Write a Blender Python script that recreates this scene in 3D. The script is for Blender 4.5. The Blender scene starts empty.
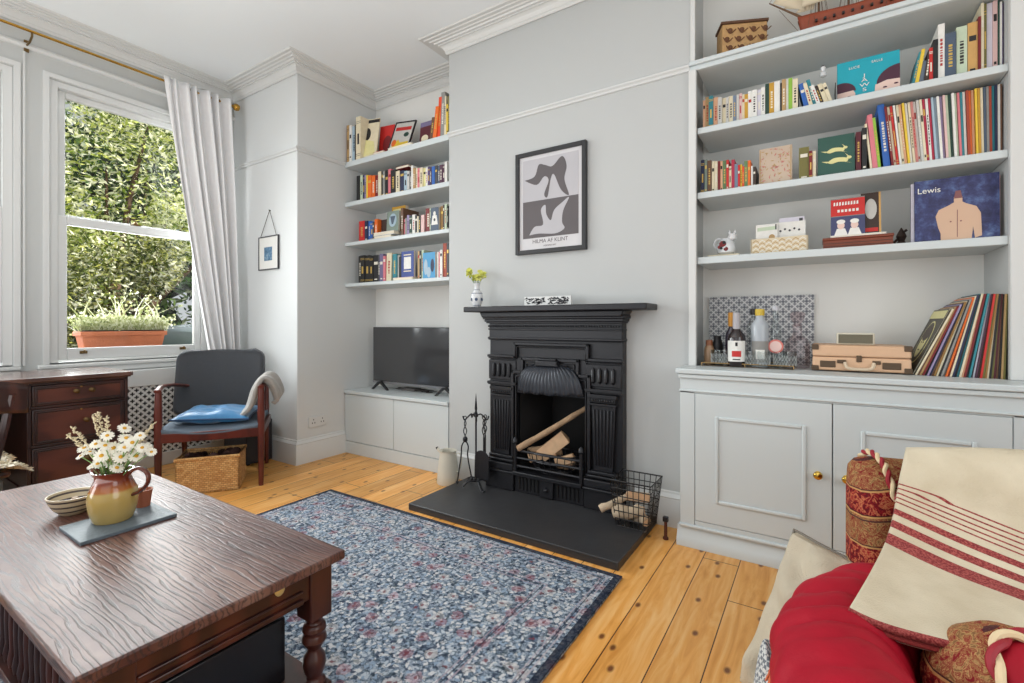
import bpy, bmesh, math, random
from mathutils import Vector, Matrix, noise
random.seed(7)
C = bpy.context.scene.collection
PI = math.pi
def R(d): return math.radians(d)
# ------------------------------------------------------------------ materials
def lin(c):
    return tuple(((v/255)/12.92 if v/255 <= .04045 else (((v/255)+.055)/1.055)**2.4) for v in c)+(1,)
PAL = {'white':(228,226,220),'cream':(222,210,180),'pale grey':(196,194,188),'grey':(140,138,134),'dark grey':(66,66,70),'black':(26,25,27),
'navy':(34,40,72),'blue':(46,98,176),'pale blue':(160,182,196),'slate':(74,88,106),'grey blue':(112,126,146),'blue grey':(150,166,180),'teal':(44,128,140),
'red':(196,40,36),'dark red':(118,24,28),'maroon':(84,20,34),'crimson':(176,36,66),'rust red':(158,62,38),'brown':(104,72,50),'dark brown':(58,42,34),
'tan':(180,146,98),'gold brown':(146,108,54),'gold tan':(200,156,92),'mustard':(196,148,44),'yellow':(226,192,58),'pale yellow':(220,212,150),'orange':(226,106,32),
'red orange':(224,74,40),'peach':(222,170,134),'pink':(214,120,130),'pale pink':(220,184,180),'rose':(196,124,116),'lilac':(150,136,170),'lilac white':(210,206,218),
'purple':(84,60,110),'dark purple':(58,42,66),'grey purple':(112,104,138),'plum':(84,50,70),'green':(96,128,84),'dark green':(30,64,52),'pale green':(190,204,178),
'lime green':(140,184,62),'olive':(112,106,52),'grey green':(122,136,124)}
_mc = {}
def nt(name, rough=.5, metal=0, spec=None):
    m = bpy.data.materials.new(name); m.use_nodes = True
    t = m.node_tree; b = t.nodes['Principled BSDF']
    b.inputs['Roughness'].default_value = rough; b.inputs['Metallic'].default_value = metal
    if spec is not None: b.inputs['Specular IOR Level'].default_value = spec
    return m, t, b
def mat(name, col, rough=.5, metal=0, spec=None, var=.06, scale=8, bump=0, bscale=60, coat=0, sheen=0):
    """Principled with a slight procedural variation (and optional bump)."""
    if name in _mc: return _mc[name]
    m, t, b = nt(name, rough, metal, spec)
    tc = t.nodes.new('ShaderNodeTexCoord'); n = t.nodes.new('ShaderNodeTexNoise'); n.inputs['Scale'].default_value = scale; n.inputs['Detail'].default_value = 3
    t.links.new(tc.outputs['Object'], n.inputs['Vector'])
    mx = t.nodes.new('ShaderNodeMix'); mx.data_type = 'RGBA'
    c = lin(col); mx.inputs['A'].default_value = tuple(max(0, v*(1-var)) for v in c[:3])+(1,); mx.inputs['B'].default_value = tuple(min(1, v*(1+var)) for v in c[:3])+(1,)
    t.links.new(n.outputs['Fac'], mx.inputs['Factor']); t.links.new(mx.outputs['Result'], b.inputs['Base Color'])
    if bump:
        n2 = t.nodes.new('ShaderNodeTexNoise'); n2.inputs['Scale'].default_value = bscale; n2.inputs['Detail'].default_value = 4
        t.links.new(tc.outputs['Object'], n2.inputs['Vector'])
        bp = t.nodes.new('ShaderNodeBump'); bp.inputs['Strength'].default_value = bump; bp.inputs['Distance'].default_value = .01
        t.links.new(n2.outputs['Fac'], bp.inputs['Height']); t.links.new(bp.outputs['Normal'], b.inputs['Normal'])
    if coat: b.inputs['Coat Weight'].default_value = coat
    if sheen: b.inputs['Sheen Weight'].default_value = sheen
    _mc[name] = m; return m
def ramp(t, stops, interp='LINEAR'):
    r = t.nodes.new('ShaderNodeValToRGB'); r.color_ramp.interpolation = interp
    e = r.color_ramp.elements
    while len(e) < len(stops): e.new(.5)
    for i, (p, c) in enumerate(stops): e[i].position = p; e[i].color = lin(c)
    return r
def math_(t, op, a, b=None, c=None):
    n = t.nodes.new('ShaderNodeMath'); n.operation = op
    for i, v in enumerate((a, b, c)):
        if v is None: continue
        if isinstance(v, (int, float)): n.inputs[i].default_value = v
        else: t.links.new(v, n.inputs[i])
    return n.outputs[0]
def mixc(t, f, a, b, mode='MIX'):
    n = t.nodes.new('ShaderNodeMix'); n.data_type = 'RGBA'; n.blend_type = mode
    for k, v in (('Factor', f), ('A', a), ('B', b)):
        if isinstance(v, (int, float)): n.inputs[k].default_value = v
        elif isinstance(v, tuple): n.inputs[k].default_value = v
        else: t.links.new(v, n.inputs[k])
    return n.outputs['Result']
def objco(t, scale=(1,1,1), rot=(0,0,0)):
    tc = t.nodes.new('ShaderNodeTexCoord'); mp = t.nodes.new('ShaderNodeMapping'); mp.inputs['Scale'].default_value = scale; mp.inputs['Rotation'].default_value = rot
    t.links.new(tc.outputs['Object'], mp.inputs['Vector']); return mp.outputs['Vector']
def tex(t, kind, vec, scale, **kw):
    n = t.nodes.new('ShaderNodeTex'+kind); n.inputs['Scale'].default_value = scale
    if kw.pop('flat', False): n.voronoi_dimensions = '2D'
    for k, v in kw.items():
        if k in ('feature', 'wave_type', 'bands_direction', 'rings_direction', 'distance'): setattr(n, k, v)
        else: n.inputs[k].default_value = v
    t.links.new(vec, n.inputs['Vector']); return n
def bumpn(t, b, h, s=.2, d=.01):
    bp = t.nodes.new('ShaderNodeBump'); bp.inputs['Strength'].default_value = s; bp.inputs['Distance'].default_value = d
    t.links.new(h, bp.inputs['Height']); t.links.new(bp.outputs['Normal'], b.inputs['Normal'])

ALC = mat('wall_paint_alcove_lightened', (232,232,228), .6, var=.01, scale=3)  # wall paint lightened to make up for light missing in the alcoves
WALLC = mat('wall_paint_dimmed', (186,188,187), .55, var=.015, scale=2.5, bump=.04, bscale=40)  # same wall paint darkened to offset too much light on these walls
WALLW = mat('window_wall_paint', (190,192,190), .55, var=.015, scale=2.5)  # wall paint darkened to tone down the light on this side
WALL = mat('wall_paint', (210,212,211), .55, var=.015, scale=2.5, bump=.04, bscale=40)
TRIM = mat('gloss_trim_paint', (211,212,210), .35, var=.01, scale=3)
CEIL = mat('ceiling_paint', (234,239,241), .8, var=.01, scale=2)
CAB = mat('cabinet_paint', (202,209,210), .4, var=.012, scale=3)
IRON = mat('cast_iron_black', (34,34,38), .38, metal=.3, var=.25, scale=30, bump=.12, bscale=150)
IRON_D = mat('sooty_iron', (16,15,16), .8, var=.3, scale=20)
BRASS = mat('brass', (196,152,72), .25, metal=1, var=.1)
MAHOG = mat('mahogany', (92,34,22), .3, var=.3, scale=14, coat=.2)
PAGE = mat('book_pages', (226,218,198), .8, var=.06, scale=120)
GOLD = mat('gold_lettering', (206,172,88), .4, metal=.4)
GLASSW = None
def wood(name, c1, c2, rough=.35, sc=(1,12,12), wscale=3, dist=6, coat=0, axis='X', bump=.1, c3=None, wdetail=3):
    m, t, b = nt(name, rough); v = objco(t, sc)
    n = tex(t, 'Noise', v, 2.2, Detail=6.0, Roughness=.65)
    w = tex(t, 'Wave', v, wscale, Distortion=dist, Detail=wdetail, **{'Detail Scale':1.5}); w.bands_direction = 'Y'
    f = math_(t, 'MULTIPLY', n.outputs['Fac'], w.outputs['Fac'])
    r = ramp(t, [(.12, c1), (.45, c2)] + ([(.75, c3)] if c3 else []))
    t.links.new(f, r.inputs['Fac']); t.links.new(r.outputs['Color'], b.inputs['Base Color'])
    bumpn(t, b, f, bump, .004)
    if coat: b.inputs['Coat Weight'].default_value = coat; b.inputs['Coat Roughness'].default_value = .2
    return m
DESKW = wood('dark_desk_wood', (40,20,18), (60,30,25), .3, (5,1,5), 1, 6, bump=.03)
def table_mat():
    m, t, b = nt('oak_dark_stained', .42); v = objco(t, (.75,5.5,5.5))
    w = tex(t, 'Wave', v, 4.6, Distortion=12.0, Detail=3.0, **{'Detail Scale':1.2}); w.bands_direction = 'Y'
    n = tex(t, 'Noise', objco(t, (1,2.2,2.2)), 2.6, Detail=4.0, Roughness=.6); n2 = tex(t, 'Noise', objco(t, (4,60,60)), 4, Detail=3.0)
    base = ramp(t, [(.36,(74,38,32)),(.5,(98,62,52)),(.66,(126,94,82))]); t.links.new(n.outputs['Fac'], base.inputs['Fac'])
    line = t.nodes.new('ShaderNodeMapRange'); line.inputs['From Min'].default_value = .10; line.inputs['From Max'].default_value = .42; line.inputs['To Min'].default_value = 1; line.inputs['To Max'].default_value = 0
    t.links.new(w.outputs['Fac'], line.inputs['Value']); f = math_(t, 'MULTIPLY', line.outputs[0], math_(t, 'MULTIPLY', n2.outputs['Fac'], 1.3))
    t.links.new(mixc(t, f, base.outputs['Color'], lin((38,22,20))), b.inputs['Base Color']); bumpn(t, b, math_(t, 'SUBTRACT', 1.0, f), .35, .004)
    b.inputs['Coat Weight'].default_value = .1; b.inputs['Coat Roughness'].default_value = .2; return m
TABLEW = table_mat()
TABLEL = wood('table_leg_wood', (50,22,17), (78,36,26), .3, (3,3,1), 1, 8, bump=.04)
def floor_mat():
    m, t, b = nt('pine_floorboards', .33)
    tc = t.nodes.new('ShaderNodeTexCoord'); sx = t.nodes.new('ShaderNodeSeparateXYZ'); t.links.new(tc.outputs['Object'], sx.inputs[0])
    u = math_(t, 'DIVIDE', sx.outputs['X'], .152); idx = math_(t, 'FLOOR', u); fr = math_(t, 'FRACT', u)
    wn = t.nodes.new('ShaderNodeTexWhiteNoise'); wn.noise_dimensions = '1D'; t.links.new(idx, wn.inputs['W'])
    yo = math_(t, 'ADD', sx.outputs['Y'], math_(t, 'MULTIPLY', wn.outputs['Value'], 7.3))
    cb = t.nodes.new('ShaderNodeCombineXYZ'); t.links.new(math_(t, 'MULTIPLY', sx.outputs['X'], 9), cb.inputs[0]); t.links.new(math_(t, 'MULTIPLY', yo, 1.1), cb.inputs[1]); t.links.new(idx, cb.inputs[2])
    n = tex(t, 'Noise', cb.outputs[0], 2.6, Detail=7.0, Roughness=.6, Distortion=1.0)
    w = tex(t, 'Wave', cb.outputs[0], 1.1, Distortion=5.0, Detail=3.0); w.bands_direction = 'X'
    r = ramp(t, [(.28, (214,150,84)), (.5, (238,178,110)), (.72, (250,204,144))])
    t.links.new(math_(t, 'ADD', math_(t, 'MULTIPLY', n.outputs['Fac'], .92), math_(t, 'MULTIPLY', w.outputs['Fac'], .08)), r.inputs['Fac'])
    hs = t.nodes.new('ShaderNodeHueSaturation'); t.links.new(r.outputs['Color'], hs.inputs['Color'])
    t.links.new(math_(t, 'ADD', .82, math_(t, 'MULTIPLY', wn.outputs['Value'], .3)), hs.inputs['Value'])
    hs.inputs['Saturation'].default_value = 1.08
    # butt joints
    j = math_(t, 'FRACT', math_(t, 'DIVIDE', yo, 2.6)); jg = math_(t, 'LESS_THAN', j, .0016)
    gap = math_(t, 'MAXIMUM', math_(t, 'LESS_THAN', math_(t, 'MINIMUM', fr, math_(t, 'SUBTRACT', 1.0, fr)), .012), jg)
    # knots
    cb2 = t.nodes.new('ShaderNodeCombineXYZ'); t.links.new(sx.outputs['X'], cb2.inputs[0]); t.links.new(math_(t, 'MULTIPLY', sx.outputs['Y'], .6), cb2.inputs[1])
    vo = tex(t, 'Voronoi', cb2.outputs[0], 6.5, flat=True)
    kn = t.nodes.new('ShaderNodeMapRange'); kn.inputs['From Min'].default_value = .035; kn.inputs['From Max'].default_value = .085; kn.inputs['To Min'].default_value = .9; kn.inputs['To Max'].default_value = 0
    t.links.new(vo.outputs['Distance'], kn.inputs['Value'])
    c = mixc(t, kn.outputs[0], hs.outputs['Color'], lin((96,48,24)))
    st = tex(t, 'Noise', tc.outputs['Object'], 1.4, Detail=2.0)
    c = mixc(t, math_(t, 'MULTIPLY', st.outputs['Fac'], .10), c, lin((170,120,80)), 'MULTIPLY')
    c = mixc(t, gap, c, lin((60,32,18)))
    t.links.new(c, b.inputs['Base Color'])
    rr = math_(t, 'ADD', .28, math_(t, 'MULTIPLY', n.outputs['Fac'], .2)); t.links.new(rr, b.inputs['Roughness'])
    bumpn(t, b, math_(t, 'SUBTRACT', math_(t, 'MULTIPLY', n.outputs['Fac'], .15), gap), .25, .004)
    return m
FLOORM = floor_mat()
def rug_mat():
    m, t, b = nt('woven_floral_rug', .9, spec=.1)
    tc = t.nodes.new('ShaderNodeTexCoord'); g = tc.outputs['Object']
    nz = tex(t, 'Noise', g, 26, Detail=4.0, Roughness=.7)
    ad = t.nodes.new('ShaderNodeVectorMath'); ad.operation = 'MULTIPLY_ADD'; t.links.new(nz.outputs['Color'], ad.inputs[0]); ad.inputs[1].default_value = (.05,.05,0); t.links.new(g, ad.inputs[2])
    base = ramp(t, [(.36, (44,50,64)), (.46, (94,108,122)), (.54, (136,148,160)), (.66, (186,190,194))]); n0 = tex(t, 'Noise', g, 60, Detail=4.0, Roughness=.8); t.links.new(n0.outputs['Fac'], base.inputs['Fac'])
    v1 = tex(t, 'Voronoi', ad.outputs[0], 55, flat=True); f1 = math_(t, 'LESS_THAN', v1.outputs['Distance'], .38)
    c1 = ramp(t, [(0,(190,196,202)),(.35,(214,212,210)),(.6,(150,168,186)),(.75,(48,58,78))], 'CONSTANT'); t.links.new(v1.outputs['Color'], c1.inputs['Fac'])
    c = mixc(t, math_(t, 'MULTIPLY', f1, .8), base.outputs['Color'], c1.outputs['Color'])
    v2 = tex(t, 'Voronoi', ad.outputs[0], 11, flat=True); r2 = math_(t, 'LESS_THAN', v2.outputs['Distance'], .26)
    c2 = ramp(t, [(0,(196,160,164)),(.2,(206,198,192)),(.5,(150,92,100)),(.7,(176,180,186)),(.85,(70,84,110))], 'CONSTANT'); t.links.new(v2.outputs['Color'], c2.inputs['Fac'])
    c = mixc(t, math_(t, 'MULTIPLY', r2, math_(t, 'MULTIPLY', nz.outputs['Fac'], .95)), c, c2.outputs['Color'])
    r3 = math_(t, 'LESS_THAN', v2.outputs['Distance'], .08); c = mixc(t, math_(t, 'MULTIPLY', r3, .8), c, lin((120,60,66)))
    wv = tex(t, 'Voronoi', ad.outputs[0], 20, feature='DISTANCE_TO_EDGE'); vine = math_(t, 'LESS_THAN', wv.outputs['Distance'], .035); c = mixc(t, math_(t, 'MULTIPLY', vine, .5), c, lin((34,52,54)))
    big = tex(t, 'Noise', g, 1.6, Detail=2.0); bl = math_(t, 'MULTIPLY', big.outputs['Fac'], .35); c = mixc(t, bl, c, lin((96,120,160)), 'SOFT_LIGHT')
    # borders: distance from rug edge (object space half sizes .99 x 1.44)
    s = t.nodes.new('ShaderNodeSeparateXYZ'); t.links.new(g, s.inputs[0])
    dx = math_(t, 'SUBTRACT', .99, math_(t, 'ABSOLUTE', s.outputs['X'])); dy = math_(t, 'SUBTRACT', 1.44, math_(t, 'ABSOLUTE', s.outputs['Y'])); d = math_(t, 'MINIMUM', dx, dy)
    def band(a, bb): return math_(t, 'MULTIPLY', math_(t, 'GREATER_THAN', d, a), math_(t, 'LESS_THAN', d, bb))
    c = mixc(t, math_(t, 'MULTIPLY', band(.0,.03), .88), c, lin((30,34,50)))
    for a, bb, col in ((.045,.051,(176,166,172)),(.06,.065,(40,44,62)),(.07,.075,(170,156,164)),(.235,.241,(168,150,160)),(.25,.255,(44,46,64)),(.262,.267,(160,140,150))):
        c = mixc(t, math_(t, 'MULTIPLY', band(a, bb), .7), c, lin(col))
    t.links.new(c, b.inputs['Base Color']); bumpn(t, b, n0.outputs['Fac'], .5, .004)
    return m
def kilim_mat():
    m, t, b = nt('red_gold_tapestry', .75, spec=.2); tc = t.nodes.new('ShaderNodeTexCoord'); g = tc.outputs['Object']
    s = t.nodes.new('ShaderNodeSeparateXYZ'); t.links.new(g, s.inputs[0])
    n = tex(t, 'Noise', g, 42, Detail=4.0, Roughness=.65, Distortion=1.8); nf = n.outputs['Fac']
    z = math_(t, 'ADD', s.outputs['Z'], math_(t, 'MULTIPLY', s.outputs['X'], -.25)); fz = math_(t, 'FRACT', math_(t, 'DIVIDE', math_(t, 'ADD', z, .045), .15))
    red = ramp(t, [(.42,(92,12,20)),(.5,(140,24,30)),(.56,(190,120,80)),(.62,(150,30,34))]); t.links.new(nf, red.inputs['Fac'])
    gold = ramp(t, [(.4,(120,84,52)),(.47,(176,140,90)),(.51,(126,26,32)),(.58,(150,108,66)),(.62,(120,20,28))]); t.links.new(nf, gold.inputs['Fac'])
    c = mixc(t, math_(t, 'GREATER_THAN', fz, .48), red.outputs['Color'], gold.outputs['Color'])
    for a, bb, col in ((0,.03,(200,160,100)),(.03,.055,(60,16,26)),(.45,.48,(196,152,96)),(.48,.5,(50,20,30)),(.93,.96,(60,30,40))):
        f = math_(t, 'MULTIPLY', math_(t, 'GREATER_THAN', fz, a), math_(t, 'LESS_THAN', fz, bb)); c = mixc(t, math_(t, 'MULTIPLY', f, .85), c, lin(col))
    t.links.new(c, b.inputs['Base Color']); bumpn(t, b, nf, .25, .004); return m
# ------------------------------------------------------------------ mesh builder
class MB:
    def __init__(s): s.v = []; s.f = []; s.m = []
    def add(s, vs, fs, m=0, M=None):
        o = len(s.v); s.v += [tuple(M @ Vector(v)) if M is not None else tuple(v) for v in vs]
        s.f += [tuple(i+o for i in f) for f in fs]; s.m += [m]*len(fs); return s
    def box(s, x0, y0, z0, x1, y1, z1, m=0, M=None):
        x0, x1 = min(x0, x1), max(x0, x1); y0, y1 = min(y0, y1), max(y0, y1); z0, z1 = min(z0, z1), max(z0, z1)
        return s.add([(x0,y0,z0),(x1,y0,z0),(x1,y1,z0),(x0,y1,z0),(x0,y0,z1),(x1,y0,z1),(x1,y1,z1),(x0,y1,z1)],
                     [(0,3,2,1),(4,5,6,7),(0,1,5,4),(1,2,6,5),(2,3,7,6),(3,0,4,7)], m, M)
    def frame(s, ax, u0, v0, u1, v1, w, d0, d1, m=0):
        """rectangular frame without overlapping corners; ax 'x': (u,v)=(y,z) depth x; 'y': (u,v)=(x,z) depth y"""
        ws = w if isinstance(w, (list, tuple)) else (w,w,w,w)      # left, right, bottom, top
        for a in ((u0,v0,u0+ws[0],v1),(u1-ws[1],v0,u1,v1),(u0+ws[0],v0,u1-ws[1],v0+ws[2]),(u0+ws[0],v1-ws[3],u1-ws[1],v1)):
            if ax == 'x': s.box(d0,a[0],a[1],d1,a[2],a[3],m)
            else: s.box(a[0],d0,a[1],a[2],d1,a[3],m)
        return s
    def lathe(s, prof, c=(0,0,0), seg=24, m=0, M=None, cap=True, sx=1, sy=1):
        vs = []; fs = []; n = len(prof)
        for r, z in prof:
            for k in range(seg):
                a = 2*PI*k/seg; vs.append((c[0]+r*sx*math.cos(a), c[1]+r*sy*math.sin(a), c[2]+z))
        for i in range(n-1):
            for k in range(seg):
                k2 = (k+1) % seg; fs.append((i*seg+k, i*seg+k2, (i+1)*seg+k2, (i+1)*seg+k))
        if cap: fs.append(tuple(range(seg-1, -1, -1))); fs.append(tuple((n-1)*seg+k for k in range(seg)))
        return s.add(vs, fs, m, M)
    def tube(s, pts, r, seg=8, m=0, closed=False, M=None, flat=1):
        P = [Vector(p) for p in pts]; n = len(P); rs = r if isinstance(r, (list, tuple)) else [r]*n
        vs = []; fs = []; prev = None
        for i in range(n):
            if closed: d = P[(i+1) % n]-P[i-1]
            else: d = P[min(i+1, n-1)]-P[max(i-1, 0)]
            d = d.normalized() if d.length > 1e-9 else Vector((0,0,1))
            if prev is None:
                up = Vector((0,0,1)) if abs(d.z) < .9 else Vector((1,0,0)); a = d.cross(up).normalized()
            else:
                a = prev-d*prev.dot(d); a = a.normalized() if a.length > 1e-6 else d.orthogonal().normalized()
            prev = a; b = d.cross(a)
            for k in range(seg):
                t = 2*PI*k/seg; vs.append(P[i]+(a*math.cos(t)+b*math.sin(t)*flat)*rs[i])
        for i in range(n if closed else n-1):
            j = (i+1) % n
            for k in range(seg):
                k2 = (k+1) % seg; fs.append((i*seg+k, i*seg+k2, j*seg+k2, j*seg+k))
        if not closed: fs.append(tuple(range(seg-1,-1,-1))); fs.append(tuple((n-1)*seg+k for k in range(seg)))
        return s.add(vs, fs, m, M)
    def prism(s, pts, a0, a1, ax='y', m=0, M=None):
        """polygon pts (u,v) extruded along an axis: y -> (u,*,v); z -> (u,v,*); x -> (*,u,v)"""
        def mk(p, a): return {'y':(p[0],a,p[1]),'z':(p[0],p[1],a),'x':(a,p[0],p[1])}[ax]
        n = len(pts); vs = [mk(p, a0) for p in pts]+[mk(p, a1) for p in pts]
        return s.add(vs, [tuple(range(n)), tuple(range(2*n-1, n-1, -1))]+[(i, i+n, (i+1) % n+n, (i+1) % n) for i in range(n)], m, M)
    def sweep(s, prof, path, m=0):
        """profile (offset to the right of the path, z) swept with mitred corners"""
        n = len(path); vs = []; k = len(prof)
        for i in range(n):
            p = Vector(path[i]).to_2d() if len(path[i]) > 2 else Vector(path[i])
            d0 = (Vector(path[i])-Vector(path[i-1])).normalized() if i > 0 else None
            d1 = (Vector(path[i+1])-Vector(path[i])).normalized() if i < n-1 else None
            n0 = Vector((d0.y, -d0.x)) if d0 else None; n1 = Vector((d1.y, -d1.x)) if d1 else None
            if n0 is None: off = n1
            elif n1 is None: off = n0
            else: off = (n0+n1)/(1+n0.dot(n1))
            for a, z in prof: vs.append((p.x+off.x*a, p.y+off.y*a, z))
        fs = []
        for i in range(n-1):
            for j in range(k): fs.append((i*k+j, i*k+(j+1) % k, (i+1)*k+(j+1) % k, (i+1)*k+j))
        fs.append(tuple(range(k))); fs.append(tuple((n-1)*k+j for j in range(k-1,-1,-1)))
        return s.add(vs, fs, m)
    def grid(s, fn, nu, nv, m=0, mf=None, wrapu=False):
        vs = [fn(i/nu, j/nv) for j in range(nv+1) for i in range(nu+1)]; o = len(s.v); s.v += [tuple(v) for v in vs]; w = nu+1
        for j in range(nv):
            for i in range(nu):
                s.f.append((o+j*w+i, o+j*w+i+1, o+(j+1)*w+i+1, o+(j+1)*w+i)); s.m.append(mf((i+.5)/nu, (j+.5)/nv) if mf else m)
        return s
    def build(s, name, mats, parent=None, bevel=0, smooth=True, sub=0, solid=0, segs=2, world=True, sharp=38, weld=False):
        me = bpy.data.meshes.new(name)
        off = Vector((0,0,0))
        if parent is not None and world:
            p = parent
            while p is not None: off += Vector(p.location); p = p.parent
        me.from_pydata([(x-off.x, y-off.y, z-off.z) for x, y, z in s.v] if off.length > 0 else s.v, [], s.f)
        if not isinstance(mats, (list, tuple)): mats = [mats]
        for mm in mats: me.materials.append(mm)
        me.polygons.foreach_set('material_index', s.m)
        bm = bmesh.new(); bm.from_mesh(me)
        if weld: bmesh.ops.remove_doubles(bm, verts=bm.verts, dist=1e-5)
        bmesh.ops.recalc_face_normals(bm, faces=bm.faces); bm.to_mesh(me); bm.free()
        if smooth: me.shade_smooth(); me.set_sharp_from_angle(angle=R(sharp))
        o = bpy.data.objects.new(name, me); C.objects.link(o)
        if parent is not None: o.parent = parent
        if bevel: b = o.modifiers.new('b', 'BEVEL'); b.width = bevel; b.segments = segs; b.limit_method = 'ANGLE'; b.angle_limit = R(40)
        if solid: so = o.modifiers.new('s', 'SOLIDIFY'); so.thickness = solid; so.offset = 0
        if sub: ss = o.modifiers.new('ss', 'SUBSURF'); ss.levels = sub; ss.render_levels = sub
        return o
def tag(o, label, cat, group=None, kind=None):
    o['label'] = label; o['category'] = cat
    if group: o['group'] = group
    if kind: o['kind'] = kind
    return o
def thing(name, label, cat, loc=(0,0,0), rotz=0, group=None):
    o = bpy.data.objects.new(name, None); C.objects.link(o); o.empty_display_size = .05
    o.location = loc; o.rotation_euler = (0,0,rotz); return tag(o, label, cat, group)
def struct(o): o['kind'] = 'structure'; return o
def dup(o, parent=None):
    c = o.copy(); C.objects.link(c)
    if parent is not None: c.parent = parent
    for ch in list(o.children): dup(ch, c)
    return c
def text(name, body, size, loc, m, parent, rot=(PI/2,0,0), depth=.0004, align='CENTER'):
    cu = bpy.data.curves.new(name, 'FONT'); cu.body = body; cu.size = size; cu.align_x = align; cu.extrude = depth
    t = bpy.data.objects.new(name, cu); C.objects.link(t); bpy.context.view_layer.update()
    me = bpy.data.meshes.new_from_object(t); C.objects.unlink(t); bpy.data.objects.remove(t)
    me.materials.clear(); me.materials.append(m)
    o = bpy.data.objects.new(name, me); C.objects.link(o)
    off = Vector((0,0,0)); p = parent
    while p is not None: off += Vector(p.location); p = p.parent
    o.parent = parent; o.location = Vector(loc)-off; o.rotation_euler = rot; return o
def ell(cx, cy, rx, ry, n=20, a0=0, a1=2*PI):
    full = abs(a1-a0-2*PI) < 1e-6
    return [(cx+rx*math.cos(a0+(a1-a0)*i/(n if full else n-1)), cy+ry*math.sin(a0+(a1-a0)*i/(n if full else n-1))) for i in range(n)]
def bez(pts, n=12):
    """Catmull-Rom through points"""
    P = [Vector(p) for p in pts]; out = []
    for i in range(len(P)-1):
        p0 = P[max(i-1,0)]; p1 = P[i]; p2 = P[i+1]; p3 = P[min(i+2, len(P)-1)]
        for k in range(n):
            t = k/n; out.append(.5*((2*p1)+(p2-p0)*t+(2*p0-5*p1+4*p2-p3)*t*t+(3*p1-p0-3*p2+p3)*t**3))
    out.append(P[-1]); return out
def ordn(i):
    w = ['first','second','third','fourth','fifth','sixth','seventh','eighth','ninth','tenth','eleventh','twelfth']
    if i < 12: return w[i]
    n = i+1; return str(n)+('th' if 10 < n % 100 < 20 else {1:'st',2:'nd',3:'rd'}.get(n % 10, 'th'))
# ================================================================== ROOM
XW, YC, YB, ZC = -4.33, 2.64, 2.98, 3.12     # window wall, chimney breast face, alcove back, ceiling
b = MB(); b.box(-4.45,-2.6,-.06,2.4,3.1,0); struct(b.build('floor', FLOORM, smooth=False))
b = MB(); b.box(-4.6,-2.6,ZC,2.4,3.2,ZC+.08); struct(b.build('ceiling', CEIL, smooth=False))
b = MB(); X0, X1 = -4.50, XW
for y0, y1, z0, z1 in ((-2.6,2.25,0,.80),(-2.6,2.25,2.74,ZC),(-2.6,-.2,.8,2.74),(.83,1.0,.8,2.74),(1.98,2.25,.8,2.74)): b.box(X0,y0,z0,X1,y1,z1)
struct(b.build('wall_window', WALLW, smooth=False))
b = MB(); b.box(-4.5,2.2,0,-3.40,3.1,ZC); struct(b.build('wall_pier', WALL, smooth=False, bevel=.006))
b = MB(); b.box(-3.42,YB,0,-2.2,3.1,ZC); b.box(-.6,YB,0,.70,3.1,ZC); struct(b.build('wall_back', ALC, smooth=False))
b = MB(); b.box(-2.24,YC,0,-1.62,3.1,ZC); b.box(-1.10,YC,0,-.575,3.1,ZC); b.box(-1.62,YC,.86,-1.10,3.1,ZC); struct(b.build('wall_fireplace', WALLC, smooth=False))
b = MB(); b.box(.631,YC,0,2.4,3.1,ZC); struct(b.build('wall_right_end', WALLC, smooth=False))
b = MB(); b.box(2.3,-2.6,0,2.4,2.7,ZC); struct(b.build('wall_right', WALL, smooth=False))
b = MB(); b.box(-1.62,2.66,0,-1.10,3.09,.02); b.box(-1.63,2.62,0,-1.60,3.09,.88); b.box(-1.12,2.62,0,-1.09,3.09,.88); b.box(-1.62,3.05,0,-1.10,3.09,.88); b.box(-1.62,2.7,.84,-1.10,3.09,.88)
struct(b.build('trim_firebox_lining', IRON_D, smooth=False))
path = [(XW,-2.6),(XW,2.2),(-3.40,2.2),(-3.40,YB),(-2.24,YB),(-2.24,YC),(-.575,YC),(-.575,YB),(.631,YB),(.631,YC),(2.3,YC)]
prof = [(0,3.035),(.012,3.03),(.02,3.04),(.02,3.052),(.026,3.058),(.034,3.072),(.046,3.082),(.058,3.084),(.058,3.092),(.075,3.092),(.08,3.100),(.098,3.100),(.103,3.106),(.125,3.106),(.13,3.112),(.152,3.112),(.16,3.12),(0,3.12)]
struct(MB().sweep(prof, path).build('trim_cornice', TRIM, sharp=20))
rail = [(0,2.435),(.010,2.437),(.014,2.448),(.024,2.455),(.026,2.463),(.018,2.47),(0,2.475)]
struct(MB().sweep(rail, [(XW,2.2),(-3.40,2.2),(-3.40,2.635)]).build('trim_picture_rail_pier', WALL, sharp=25))
struct(MB().sweep(rail, [(-2.24,YC),(-.575,YC)]).build('trim_picture_rail_chimney', WALL, sharp=25))
sk = [(0,0),(.022,0),(.022,.145),(.019,.152),(.022,.158),(.016,.168),(.008,.176),(.006,.186),(0,.19)]
struct(MB().sweep(sk, [(XW,2.2),(-3.40,2.2),(-3.40,2.635)]).build('baseboard_pier', TRIM, sharp=25))
struct(MB().sweep(sk, [(-2.24,YC),(-1.84,YC)]).build('baseboard_left', TRIM, sharp=25))
struct(MB().sweep(sk, [(-.88,YC),(-.585,YC)]).build('baseboard_right', TRIM, sharp=25))
# window wall mouldings
b = MB(); b.sweep([(0,2.88),(.015,2.885),(.02,2.90),(.012,2.915),(0,2.92)], [(XW,-2.6),(XW,2.2)]); struct(b.build('trim_window_head', TRIM, sharp=25))
b = MB()
b.box(XW,.872,.822,XW+.010,.884,2.86)
for y0, y1 in ((-.235,.862),(.968,2.015)): b.frame('x', y0, .822, y1, 2.775, (.03,.03,.0005,.03), XW, XW+.014)

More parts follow.
